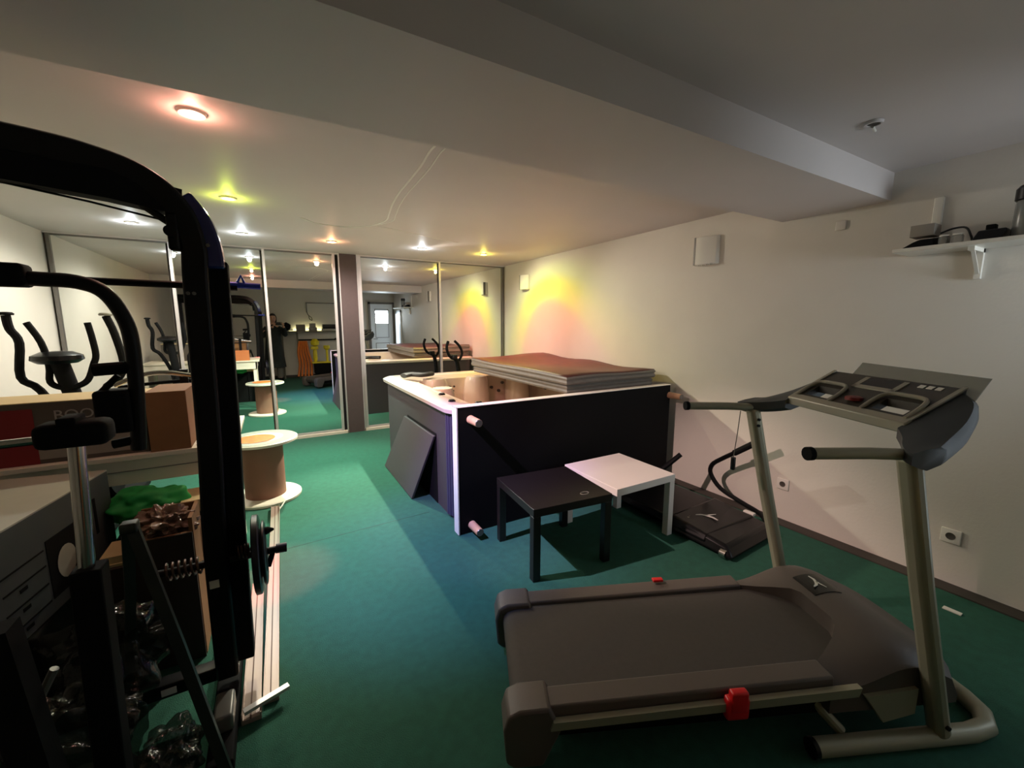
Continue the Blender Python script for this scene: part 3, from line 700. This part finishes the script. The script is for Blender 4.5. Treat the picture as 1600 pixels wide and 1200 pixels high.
build('upright', MB().box((-.49, 3.14, .98), (-.45, 3.18, 1.22)), 'black', t)
tag(build('orange_carton', MB().box((-.62, 3.30, .851), (-.34, 3.44, 1.02)), mat('orange_brown_card', rgb(205, 120, 70), .8)), 'orange-brown cardboard box at the back of the white table', 'box')
tag(build('wooden_tray', MB().box((-.98, 3.1, .852), (-.68, 3.40, .88)).box((-.98, 3.1, .88), (-.68, 3.12, .92)).box((-.98, 3.38, .88), (-.68, 3.40, .92)), 'cardpale'), 'pale wooden tray on the white table behind the printed carton', 'tray')
tag(build('paper_sheet', MB().box((-.39, 2.72, .8505), (-.27, 2.95, .853)), 'lack_w'), 'sheet of paper on the white table beside the brown box', 'paper')

# large appliance carton in front of the bench
t = thing('appliance_carton', 'big pale carton printed with an appliance picture, in the left foreground', 'box', (-1.05, 2.2, .40))
A = [(-.82, 1.86), (-.70, 2.53), (-1.12, 2.60), (-1.24, 1.93)]
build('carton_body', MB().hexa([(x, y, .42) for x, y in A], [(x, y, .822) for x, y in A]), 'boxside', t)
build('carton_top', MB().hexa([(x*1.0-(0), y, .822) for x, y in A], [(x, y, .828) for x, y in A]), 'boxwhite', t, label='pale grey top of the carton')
def side(u, z, off=.002):  # point on printed right side
    x0, y0 = A[0]; x1, y1 = A[1]; n = Vector((y1-y0, x0-x1, 0)).normalized()
    return Vector((x0+(x1-x0)*u, y0+(y1-y0)*u, z))+n*off
def decal(u0, z0, u1, z1, mb, off=.002):
    lo_ = [side(u0, z0, 0), side(u1, z0, 0), side(u1, z1, 0), side(u0, z1, 0)]
    up_ = [side(u0, z0, off), side(u1, z0, off), side(u1, z1, off), side(u0, z1, off)]
    return mb.hexa(lo_, up_)
b = MB(); decal(.36, .47, .60, .70, b); build('printed_picture', b, 'blackm', t)
b = MB(); n_ = (side(0, 0, 1)-side(0, 0, 0))
b.prism([side(.50, .575, .003)+(side(1, 0)-side(0, 0)).normalized()*.055*math.cos(a)+Vector((0, 0, .065*math.sin(a))) for a in [k*2*PI/20 for k in range(20)]], n_*.001)
build('printed_disc', b, 'boxwhite', t)
for u0, z0, u1, z1 in [(.05, z, .34, z+.006) for z in (.47, .54, .61, .67)]+[(.15, z+.005, .20, z+.018) for z in (.44, .51, .58)]+[(u, .58, u+.025, .74) for u in (.74, .80)]:
    build('printed_line', decal(u0, z0, u1, z1, MB()), 'blackm', t)
tag(build('dark_storage_box', MB().box((-1.25, 1.95, 0), (-.78, 2.55, .415)), 'blackm', bevel=.01), 'black storage box under the appliance carton', 'box')

# clutter under and in front of the bench
tag(build('green_bag', MB().blob((-.575, 2.54, .625), (.15, .11, .085), 3, .38, 5, 3), 'greenbag'), 'crumpled bright green fabric bag under the white table', 'bag')
tag(build('support_crate', MB().box((-.67, 2.42, .0), (-.44, 2.64, .53)), 'blackm'), 'dark crate holding up the green bag', 'crate')
t = thing('open_carton', 'open brown cardboard box stuffed with plastic wrap beside the gym machine upright', 'box', (-.47, 2.3, 0))
build('carton_front', MB().box((-.575, 2.16, 0), (-.357, 2.17, .60)), 'shadedcard', t)  # carton brown darkened, the shade of the backlit face is in the colour
build('carton_walls', MB().box((-.565, 2.17, 0), (-.36, 2.18, .60)).box((-.37, 2.18, 0), (-.355, 2.38, .66)).box((-.565, 2.38, 0), (-.36, 2.39, .66)).box((-.575, 2.17, 0), (-.565, 2.39, .60)), 'card', t)
tag(build('plastic_wrap', MB().blob((-.465, 2.28, .61), (.10, .095, .075), 9, .5, 5, 6), 'brownfoil'), 'shiny brown plastic wrap bulging out of the open carton', 'plastic wrap')
tag(build('pale_carton', MB().box((-.435, 2.45, .58), (-.33, 2.64, .64)), 'cardpale'), 'pale shallow box between the green bag and the gym machine upright', 'box')
tag(build('stacked_carton', MB().box((-.43, 2.41, 0), (-.30, 2.65, .578)), 'blackm'), 'dark tall box carrying the pale shallow box', 'box')
tag(build('food_tray', MB().box((-.67, 2.20, .515), (-.59, 2.36, .545)).box((-.69, 2.19, .505), (-.585, 2.37, .515)), 'cardpale'), 'pale cardboard tray behind the folded stand', 'tray')
tag(build('brown_crate', MB().box((-.69, 2.17, 0), (-.585, 2.37, .504)), 'shadedcard'), 'brown box under the pale tray', 'box')  # same darkened brown, its shade is put into the colour
for i, (c, r, sd, lab) in enumerate((((-.60, 1.93, .30), (.17, .14, .16), 1, 'crumpled clear plastic bag with white glints behind the folded stand'),
                                     ((-.62, 1.62, .19), (.17, .13, .17), 5, 'large crumpled clear plastic bag on the carpet in the dark left corner'),
                                     ((-.385, 1.60, .085), (.085, .10, .08), 8, 'small crumpled plastic bag on the carpet near the stand foot'))):
    tag(build('plastic_bag', MB().blob(c, r, sd, .45, 5, 4), 'foil'), lab, 'plastic bag', None)

# ================================================================== cable spool used as a table
t = thing('cable_spool', 'upright cardboard cable spool with pale round flanges left of the tub', 'cable spool', (-.13, 4.05, 0))
c = (-.13, 4.05, 0)
build('drum', MB().lathe([(.155, .03), (.155, .50)], c, n=32), 'spoolcard', t)
build('flange', MB().lathe([(.265, .0), (.275, .004), (.275, .022), (.265, .03)], c, n=40), 'offwhite', t)
build('flange', MB().lathe([(.265, .50), (.275, .504), (.275, .522), (.265, .53)], c, n=40), 'offwhite', t)
build('rim_band', MB().lathe([(.165, .531), (.165, .5315), (.262, .5315), (.262, .531)], c, n=40, caps=False), 'boxgrey', t)
tag(build('orange_mat', MB().lathe([(.14, .5325), (.145, .5335), (.13, .536), (.01, .537)], (-.17, 4.02, 0), n=24), 'orange'), 'round mottled orange mat lying on the cable spool', 'mat')
tag(build('white_stick', MB().tube([(.05, 3.93, .045), (-.02, 3.72, .02), (-.05, 3.66, .01)], .006, 6), 'white'), 'thin white stick leaning at the foot of the spool', 'stick')

# ================================================================== aluminium rails on the carpet
def strip(name, x0a, x1a, x0b, x1b, ya, yb, z, lab, m='strip'):
    t = thing(name, lab, 'metal rail', ((x0a+x1b)/2, (ya+yb)/2, 0))
    b = MB().hexa([(x0a, ya, .002), (x1a, ya, .002), (x1b, yb, .002), (x0b, yb, .002)], [(x0a, ya, z), (x1a, ya, z), (x1b, yb, z), (x0b, yb, z)])
    build('rail_body', b, m, t)
    b = MB()
    for f in (.0, .93):
        def L(a, c_): return a+(c_-a)*f, a+(c_-a)*(f+.07)
        a0, a1 = L(x0a, x1a); b0, b1 = L(x0b, x1b)
        b.hexa([(a0, ya, z), (a1, ya, z), (b1, yb, z), (b0, yb, z)], [(a0, ya, z+.012), (a1, ya, z+.012), (b1, yb, z+.012), (b0, yb, z+.012)])
    build('flange', b, m, t)
    m0, m1 = x0a+(x1a-x0a)*.42, x0a+(x1a-x0a)*.5; n0, n1 = x0b+(x1b-x0b)*.42, x0b+(x1b-x0b)*.5
    build('groove', MB().hexa([(m0, ya, z), (m1, ya, z), (n1, yb, z), (n0, yb, z)], [(m0, ya, z+.002), (m1, ya, z+.002), (n1, yb, z+.002), (n0, yb, z+.002)]), 'stripd', t)
strip('aluminium_rail', -.200, -.135, -.190, -.135, 1.68, 2.62, .02, 'left pale aluminium rail on the carpet beside the gym machine')
strip('aluminium_rail', -.130, -.075, -.095, -.035, 1.74, 3.74, .02, 'right, longer pale aluminium rail on the carpet')
tag(build('short_offcut', MB().box((-.16, -.012, .036), (.0, .012, .05), Matrix.Rotation(math.radians(18), 3, 'Z'), (-.08, 0, .04)), 'alu'), 'short metal offcut lying across the near ends of the rails', 'offcut').location = (-.035, 1.72, 0)

# ================================================================== home gym (black multi station, left foreground)
G = thing('home_gym', 'tall black home gym machine with a curved top arch in the left foreground', 'gym machine', (-.22, 1.87, 0))
up = [(-.245, 1.87, .10), (-.24, 1.87, .65), (-.222, 1.87, 1.08), (-.212, 1.87, 1.62), (-.207, 1.865, 1.76), (-.235, 1.855, 1.875), (-.31, 1.835, 1.955), (-.42, 1.80, 1.99), (-.60, 1.745, 2.0), (-1.2, 1.58, 2.0), (-1.55, 1.5, 2.0)]
build('main_frame', MB().tube(spline([Vector(p) for p in up], 5), .1, rect=(.075, .085)), 'black', G, bevel=.01)
up = [(-.185, 1.92, .12), (-.175, 1.92, .65), (-.160, 1.92, 1.08), (-.147, 1.92, 1.72)]
build('rear_column', MB().tube([Vector(p) for p in up], .1, rect=(.06, .08)), 'blackm', G, bevel=.006)
ar = [(-.152, 1.89, 1.69), (-.160, 1.89, 1.78), (-.182, 1.88, 1.86), (-.225, 1.87, 1.925)]
build('curved_cover', MB().tube(spline([Vector(p) for p in ar], 5), .1, rect=(.058, .10)), 'bluecov', G, bevel=.008, label='dark blue glossy curved cover')
lw = [(-.235, 1.86, 1.90), (-.40, 1.80, 1.917), (-.60, 1.745, 1.925), (-1.2, 1.58, 1.925), (-1.55, 1.5, 1.925)]
build('lower_beam', MB().tube([Vector(p) for p in lw], .1, rect=(.06, .085)), 'blackm', G)
build('gusset', MB().tube([(-.34, 1.81, 1.885), (-.25, 1.86, 1.82)], .012, 8), 'black', G)
build('second_upright', MB().tube([(-1.5, 1.5, 0), (-1.5, 1.5, 2.0)], .1, rect=(.08, .08)), 'black', G)
build('lat_cable', MB().tube([(-.24, 1.87, 1.835), (-.45, 1.80, 1.865), (-1.2, 1.6, 1.95)], .0035, 6), 'blackg', G)
pb = build('pulley_bracket', MB().rbox((-.272, 1.81, 1.74), (-.24, 1.86, 1.86), .008).lathe([(.018, -.012), (.018, .012)], (-.262, 1.815, 1.80), 'y', 16), 'black', G)
for (x, z) in ((-.222, 1.80), (-.165, 1.765), (-.235, 1.60), (-.218, 1.60)):
    build('bolt', MB().lathe([(.006, 1.822), (.006, 1.83)], (x, 0, z), 'y', 10), 'greyalu', G)
bar = build('pull_up_bar', MB().tube([(-.62, 2.02, 1.645), (-.10, 2.02, 1.638)], .013, 10), 'black', G)
build('bar_end', MB().tube([(-.18, 2.02, 1.650), (-.02, 2.02, 1.645)], .012, 10).tube([(-.10, 2.02, 1.655), (-.085, 2.02, 1.685), (-.075, 2.02, 1.655)], .006, 8), 'bluelit_bar', bar, label='bar end with a small hook, blue light in its colour')
# arm with pad
arm = build('swing_arm', MB().tube([(-.72, 1.75, 1.635), (-.58, 1.75, 1.625), (-.49, 1.75, 1.62), (-.43, 1.75, 1.59), (-.392, 1.75, 1.51), (-.382, 1.75, 1.42), (-.388, 1.75, 1.25), (-.40, 1.75, 1.09)], .021, 12, smooth=5), 'black', G)
build('clamp', MB().rbox((-.70, 1.715, 1.60), (-.585, 1.785, 1.665), .012), 'blackm', arm)
build('arm_pad', MB().rbox((-.485, 1.71, 1.155), (-.40, 1.79, 1.292), .012), 'blackm', arm)
build('arm_peg', MB().tube([(-.48, 1.75, 1.355), (-.39, 1.75, 1.36)], .02, 10), 'blackm', arm)
build('arm_peg', MB().tube([(-.46, 1.75, 1.115), (-.39, 1.75, 1.125)], .014, 10), 'blackm', arm)
build('arm_peg', MB().tube([(-.47, 1.75, 1.285), (-.425, 1.75, 1.335)], .009, 8), 'blackm', arm)
# seat post and cross handle
sp = build('seat_post', MB().tube([(-.435, 1.40, 1.20), (-.452, 1.40, .86)], .017, 14), 'chrome', G, label='chrome telescopic post')
build('post_sleeve', MB().tube([(-.447, 1.40, .88), (-.465, 1.40, .05)], .1, rect=(.062, .062)), 'blackm', G, bevel=.004)
build('sleeve_foot', MB().box((-.75, 1.36, 0), (-.2, 1.44, .05)), 'blackm', G)
build('clamp_block', MB().rbox((-.50, 1.36, 1.20), (-.365, 1.44, 1.262), .018).rbox((-.455, 1.365, 1.25), (-.42, 1.435, 1.275), .004), 'blackm', G)
build('cross_handle', MB().tube([(-.49, 1.40, 1.222), (-.62, 1.38, 1.222), (-.85, 1.36, 1.22)], .010, 10), 'chrome', G, label='thin chrome cross bar')
build('second_sleeve', MB().tube([(-.56, 1.25, .85), (-.50, 1.25, .05)], .1, rect=(.06, .06)), 'blackm', G)
build('angled_tube', MB().tube([(-.575, 1.30, .535), (-.500, 1.30, .69)], .009, 8), 'greyalu', G)
# weight pegs, springs, plates
build('weight_peg', MB().tube([(-.44, 1.87, .585), (-.015, 1.87, .575)], .014, 12), 'black', G)
build('peg_knob', MB().tube([(-.045, 1.87, .578), (-.005, 1.87, .575)], .019, 12), 'navy', G)
build('peg_knob', MB().tube([(-.055, 1.87, .57), (-.075, 1.86, .515)], .010, 10), 'blackm', G)
build('peg_knob', MB().lathe([(.012, -.085), (.016, -.07), (.004, -.045)], (0, 1.87, .665), 'x', 12), 'blackm', G)
def spring(x0, x1, z, r, n):
    return MB().tube([(x0+(x1-x0)*k/(n*10), 1.87+r*math.cos(2*PI*k/10), z+r*math.sin(2*PI*k/10)) for k in range(n*10+1)], .0045, 6)
build('spring', spring(-.40, -.29, .585, .03, 6), 'springm', G)
build('spring', spring(-.175, -.13, .60, .024, 4), 'springm', G)
for x0, x1, r in ((-.125, -.095, .155), (-.093, -.075, .125)):
    b = MB().lathe([(.02, x0), (r*.6, x0), (r*.62, x0+.004), (r-.01, x0+.002), (r, x0+.006), (r, x1-.006), (r-.01, x1-.002), (r*.62, x1-.004), (r*.6, x1), (.02, x1)], (0, 1.87, .575), 'x', 40)
    tag(build('weight_plate', b, 'navy'), 'large dark blue-black weight plate on the low peg of the gym machine' if r > .14 else 'smaller dark weight plate, outer one on the low peg', 'weight plate', None)
build('label_plate', MB().box((-.268, 1.822, .50), (-.238, 1.827, .53)), 'label', G)
foot = build('base_foot', MB().rbox((-.29, 1.50, 0), (-.21, 2.25, .055), .008), 'blackm', G)
build('foot_plate', MB().rbox((-.275, 1.62, .055), (-.215, 1.75, .12), .01), 'greyalu', G, label='grey foot plate')
build('cross_member', MB().rbox((-.75, 1.84, .10), (-.27, 1.90, .155), .006), 'black', G)
build('warning_label', MB().box((-.45, 1.836, .115), (-.405, 1.840, .14)), 'label', G)
# folded stand
t = thing('folded_stand', 'dark olive A-shaped folding stand in the left foreground', 'stand', (-.35, 1.65, 0))
build('leg', MB().tube([(-.385, 1.52, .92), (-.30, 1.45, .55), (-.185, 1.36, .0)], .1, rect=(.028, .018)), 'darkgreen', t)
build('leg', MB().tube([(-.395, 1.52, .92), (-.47, 1.75, .60), (-.60, 2.05, .02)], .1, rect=(.028, .018)), 'darkgreen', t)
build('hinge', MB().rbox((-.41, 1.50, .905), (-.37, 1.54, .935), .006), 'darkgreen', t)

# ================================================================== trainer handles behind the tub
t = thing('upright_trainer', 'black trainer with two curved handles standing between hot tub and mirror', 'exercise machine', (2.3, 5.5, 0))
build('mast', MB().tube([(2.33, 5.5, .05), (2.29, 5.5, .85), (2.24, 5.5, 1.0)], .03, 12, smooth=3), 'blackm', t)
build('handle', MB().tube([(2.135, 5.47, 1.245), (2.11, 5.47, 1.15), (2.15, 5.48, 1.04), (2.23, 5.5, .99)], .02, 10, smooth=4), 'blackm', t)
build('handle', MB().tube([(2.24, 5.5, 1.245), (2.32, 5.5, 1.16), (2.35, 5.5, 1.06), (2.30, 5.5, .97), (2.24, 5.5, .97)], .018, 10, smooth=4), 'blackm', t)
build('console', MB().rbox((2.19, 5.47, .98), (2.27, 5.53, 1.05), .01), 'blackg', t)
build('base', MB().rbox((2.1, 5.35, 0), (2.55, 5.65, .06), .01), 'blackm', t)

# ================================================================== things by the back wall (seen in the mirror)
t = thing('back_shelf', 'dark shelf on the wall behind the camera, seen in the mirror', 'shelf', (.95, YB, 1.25))
build('board', MB().box((.25, YB, 1.235), (1.75, YB+.25, 1.265)), 'shelfwood', t)
build('side_board', MB().box((.25, YB, 0), (.29, YB+.22, 1.235)).box((.62, YB, 0), (.65, YB+.22, 1.235)), 'shelfwood', t)
build('hanging_rail', MB().tube([(.65, YB+.15, 1.03), (1.7, YB+.15, 1.03)], .02, 10), 'blackm', t)
tag(build('black_case', MB().blob((.40, YB+.13, 1.395), (.09, .08, .10), 2, .3), 'blackm'), 'rounded black case at the end of the back shelf, in the mirror', 'case')
tag(build('storage_tin', MB().rbox((.62, YB+.05, 1.2655), (.84, YB+.2, 1.45), .01), 'shelfwood'), 'grey storage tin on the back shelf, in the mirror', 'tin')
tag(build('storage_box', MB().rbox((.93, YB+.05, 1.2655), (1.13, YB+.2, 1.37), .008).box((.95, YB+.06, 1.37), (1.10, YB+.19, 1.48)), 'boxgrey'), 'stacked beige storage box on the back shelf, in the mirror', 'box')
t = thing('black_printer', 'flat black and white device at the right end of the back shelf', 'device', (1.45, YB+.12, 1.265))
build('tray', MB().rbox((1.25, YB+.03, 1.2655), (1.66, YB+.23, 1.33), .01), 'boxwhite', t)
build('device_top', MB().rbox((1.27, YB+.04, 1.33), (1.62, YB+.22, 1.45), .015), 'blackg', t)
b = MB()
for k in range(5):
    x = .67+k*.042; b.tube([(x, YB+.2, 1.0), (x-.05+.02*k, YB+.26, .7), (x-.03+.03*k, YB+.24, .4), (x-.08+.04*k, YB+.3, .05)], .028, 10, smooth=4)
tag(build('orange_hose', b, 'orangem'), 'bundle of orange hose hanging under the back shelf, in the mirror', 'hose')
t = thing('yellow_pump_cart', 'yellow and black tool cart below the back shelf, in the mirror', 'tool cart', (1.2, YB+.4, 0))
build('cart_body', MB().rbox((.98, YB+.25, .12), (1.50, YB+.55, .40), .02), 'blackm', t)
build('tray', MB().rbox((.92, YB+.22, .41), (1.42, YB+.58, .44), .01), 'yellow', t)
build('motor_cover', MB().lathe([(.03, .44), (.055, .5), (.05, .75), (.02, .80)], (1.02, YB+.42, 0)).lathe([(.02, .86), (.10, .90), (.11, .99), (.05, 1.06), (.01, 1.07)], (1.03, YB+.42, 0)).rbox((.92, YB+.32, .78), (1.10, YB+.5, .86), .01), 'yellow', t)
build('tool_head', MB().lathe([(.03, .44), (.03, .75), (.08, .80), (.08, .88)], (1.32, YB+.40, 0)), 'yellow', t)
b = MB()
for x in (1.03, 1.45): b.lathe([(.07, -.03), (.07, .03)], (x, YB+.5, .07), 'y', 16)
build('wheel', b, 'blackm', t)
t = thing('wall_hook_rail', 'grey conduit with a looped cable on the wall behind the camera', 'conduit', (1.2, YB, 1.9))
build('conduit', MB().box((.90, YB, 2.02), (1.75, YB+.03, 2.05)).box((.90, YB, 1.78), (.93, YB+.03, 2.05)), 'greyalu', t)
build('loop', MB().tube([(.915, YB+.03, 1.79), (.95, YB+.03, 1.70), (1.02, YB+.03, 1.64), (1.03, YB+.03, 1.56), (.97, YB+.03, 1.60), (.96, YB+.03, 1.69)], .008, 8, smooth=4), 'blackm', t)
t = thing('shelf_lamp', 'warm yellow light above the back shelf, in the mirror', 'lamp', (.9, YB+.06, 1.47))
lt = build('lamp_tube', MB().tube([(.45, YB+.02, 1.275), (1.5, YB+.02, 1.275)], .006, 8), mat('warm_tube', (.9, .85, .6), .4, emit=(1, .9, .45), es=1.2), t)
l = bpy.data.lights.new('shelf_glow', 'AREA'); l.shape = 'RECTANGLE'; l.size = .9; l.size_y = .03; l.energy = 2.2; l.color = (1, .92, .5)
o = bpy.data.objects.new('shelf_glow', l); C.objects.link(o); o.parent = t; o.location = (.1, -.02, -.17); o.rotation_euler = (math.radians(172), 0, 0)

# ================================================================== the photographer (seen in the mirror)
def skin_body(name, verts, edges, radii, m, parent, sub=2, root=0):
    me = bpy.data.meshes.new(name); me.from_pydata([tuple(v) for v in verts], edges, [])
    me.materials.append(M[m]); o = bpy.data.objects.new(name, me); C.objects.link(o)
    sk = o.modifiers.new('skin', 'SKIN'); sk.use_smooth_shade = True
    for i, r in enumerate(radii):
        r = r if isinstance(r, tuple) else (r, r)
        me.skin_vertices[0].data[i].radius = r; me.skin_vertices[0].data[i].use_root = (i == root)
    sb = o.modifiers.new('sub', 'SUBSURF'); sb.levels = sub; sb.render_levels = sub
    dg = bpy.context.evaluated_depsgraph_get(); nm = bpy.data.meshes.new_from_object(o.evaluated_get(dg))
    o.modifiers.clear(); o.data = nm; nm.name = name
    nm.polygons.foreach_set('use_smooth', [True]*len(nm.polygons))
    for mm in range(len(nm.materials)): nm.materials[mm] = M[m]
    root_ = parent; Mx = Matrix.Identity(4)
    while root_ is not None:
        Mx = (Matrix.Translation(root_.location) @ root_.rotation_euler.to_matrix().to_4x4()) @ Mx; root_ = root_.parent
    nm.transform(Mx.inverted()); o.parent = parent
    return o
PX, PY = .06, -.38
per_ = thing('person', 'person in a long dark coat photographing with a phone, seen in the mirror', 'person', (PX, PY, 0))
V = [(PX, PY, .92), (PX, PY, 1.12), (PX, PY+.01, 1.30), (PX, PY+.01, 1.40), (PX+.01, PY+.02, 1.49), (PX+.02, PY+.04, 1.56),       # 0-5 pelvis..head
     (PX+.17, PY+.02, 1.36), (PX+.27, PY+.12, 1.22), (PX+.24, PY+.28, 1.42),            # right side arm 6-8
     (PX-.15, PY+.02, 1.36), (PX-.20, PY+.16, 1.20), (PX+.03, PY+.29, 1.42),            # left side arm 9-11
     (PX+.09, PY, .85), (PX+.10, PY+.03, .48), (PX+.10, PY, .08), (PX+.11, PY+.12, .04),
     (PX-.09, PY, .85), (PX-.10, PY+.03, .48), (PX-.10, PY, .08), (PX-.11, PY+.12, .04)]
E = [(0,1),(1,2),(2,3),(3,4),(4,5),(3,6),(6,7),(7,8),(3,9),(9,10),(10,11),(0,12),(12,13),(13,14),(14,15),(0,16),(16,17),(17,18),(18,19)]
R_ = [(.15,.10),(.12,.09),(.15,.10),(.10,.07),(.045,.045),(.05,.05),.05,.042,.028,.05,.042,.028,.085,.055,.04,.035,.085,.055,.04,.035]
body = skin_body('body', V, E, R_, 'skin', per_)
# head shape with face
hd = MB(); hc = Vector((PX+.02, PY+.05, 1.60))
t_ = bmesh.new(); bmesh.ops.create_uvsphere(t_, u_segments=24, v_segments=18, radius=1)
for v in t_.verts:
    x, y, z = v.co
    k = 1-.18*max(0, -z)
    xx, yy, zz = x*.075*k, y*.092, z*.112
    if y > .5 and abs(x) < .18 and -.35 < z < .1: yy += .016*(1-abs(x)/.18)
    if y > .6 and .05 < z < .3 and .2 < abs(x) < .55: yy -= .007
    if y > .6 and -.55 < z < -.42 and abs(x) < .35: yy += .004
    v.co = (hc.x+xx, hc.y+yy, hc.z+zz)
me_ = bpy.data.meshes.new('t'); t_.to_mesh(me_); hd.bm.from_mesh(me_); t_.free()
hd.lathe([(.006, -.03), (.012, -.01), (.008, .012)], (hc.x+.077, hc.y, hc.z), 'z', 8).lathe([(.006, -.03), (.012, -.01), (.008, .012)], (hc.x-.077, hc.y, hc.z), 'z', 8)
head = build('head', hd, 'skin', per_)
b = MB()
for s in (-1, 1): b.lathe([(.001, .0), (.011, .0), (.001, .004)], (hc.x+s*.028, hc.y+.080, hc.z+.012), 'y', 10)
build('eye', b, 'hair', head)
build('mouth', MB().tube([(hc.x-.022, hc.y+.078, hc.z-.055), (hc.x, hc.y+.086, hc.z-.057), (hc.x+.022, hc.y+.078, hc.z-.055)], .005, 6), mat('lips', rgb(170, 90, 85), .5), head)
hb = MB(); t_ = bmesh.new(); bmesh.ops.create_uvsphere(t_, u_segments=24, v_segments=18, radius=1)
dele = []
for v in t_.verts:
    x, y, z = v.co
    if y > .35 and z < .45: dele.append(v)
    v.co = (hc.x+x*.092, hc.y-.012+y*.100, hc.z+.012+(z*.122 if z > 0 else z*.26))
bmesh.ops.delete(t_, geom=dele, context='VERTS')
me_ = bpy.data.meshes.new('t'); t_.to_mesh(me_); hb.bm.from_mesh(me_); t_.free()
hr = build('hair', hb, 'hair', per_); so = hr.modifiers.new('thick', 'SOLIDIFY'); so.thickness = .012
# coat: torso + sleeves + skirt
lo = []
for z, rx, ry, dy in ((.36, .25, .19, 0), (.60, .225, .17, 0), (.92, .19, .145, 0), (1.12, .17, .13, 0), (1.28, .19, .135, .005), (1.37, .175, .115, .01), (1.42, .10, .085, .012), (1.46, .066, .062, .015)):
    lo.append([Vector((PX+rx*math.cos(a), PY+dy+ry*math.sin(a), z)) for a in [k*2*PI/28 for k in range(28)]])
b = loft(MB(), lo)
b.tube([(PX+.13, PY+.02, 1.36), (PX+.20, PY+.05, 1.30), (PX+.275, PY+.12, 1.20), (PX+.255, PY+.20, 1.30), (PX+.245, PY+.25, 1.38)], [.07, .068, .062, .055, .048], 12)
b.tube([(PX-.12, PY+.02, 1.36), (PX-.18, PY+.06, 1.29), (PX-.205, PY+.16, 1.18), (PX-.08, PY+.24, 1.31), (PX-.01, PY+.27, 1.38)], [.07, .068, .062, .055, .048], 12)
build('coat', b, 'coat', per_)
build('trousers', MB().tube([(PX+.09, PY, .60), (PX+.10, PY+.02, .35), (PX+.10, PY, .09)], [.09, .08, .07], 12).tube([(PX-.09, PY, .60), (PX-.10, PY+.02, .35), (PX-.10, PY, .09)], [.09, .08, .07], 12), 'trouser', per_)
b = MB()
for s in (.11, -.11): b.rbox((PX+s-.045, PY-.07, .0), (PX+s+.045, PY+.19, .085), .025)
build('shoes', b, 'blackm', per_)
ph = Vector((PX+.14, PY+.33, 1.475))
t = thing('phone', 'dark smartphone held sideways by the person in the mirror', 'phone', tuple(ph))
build('phone_body', MB().rbox(ph+Vector((-.077, -.004, -.037)), ph+Vector((.077, .004, .037)), .0035), 'blackg', t)
build('phone_camera', MB().rbox(ph+Vector((.04, .004, .0)), ph+Vector((.072, .007, .033)), .001), 'greyalu', t)
# hands: palm and five separate fingers closing on the phone
for s, wr in ((1, V[8]), (-1, V[11])):
    gp = ph+Vector((s*.085, -.008, -.015)); wv = Vector(wr)
    pv = [wv, wv.lerp(gp, .6)+Vector((s*.012, -.012, -.005)), gp+Vector((s*.014, -.012, 0))]
    pe = [(0,1),(1,2)]; pr_ = [.022, (.026,.016), (.022,.014)]
    for k in range(4):
        z = .024-k*.016; i0 = len(pv); L_ = (.9, 1.0, .95, .78)[k]
        a = gp+Vector((s*.016, .0, z)); b1 = a+Vector((s*.002, .014, .002)); c1 = a+Vector((-s*.018*L_, .022, .003)); d1 = a+Vector((-s*.040*L_, .018, .004))
        pv += [a, b1, c1, d1]; pe += [(2, i0), (i0, i0+1), (i0+1, i0+2), (i0+2, i0+3)]; pr_ += [.0085, .008, .0075, .006]
    i0 = len(pv); pv += [gp+Vector((s*.006, -.016, -.012)), gp+Vector((-s*.014, -.014, .004)), gp+Vector((-s*.030, -.010, .014))]
    pe += [(1, i0), (i0, i0+1), (i0+1, i0+2)]; pr_ += [.010, .009, .007]
    skin_body('hand', pv, pe, pr_, 'skin', per_, 1)
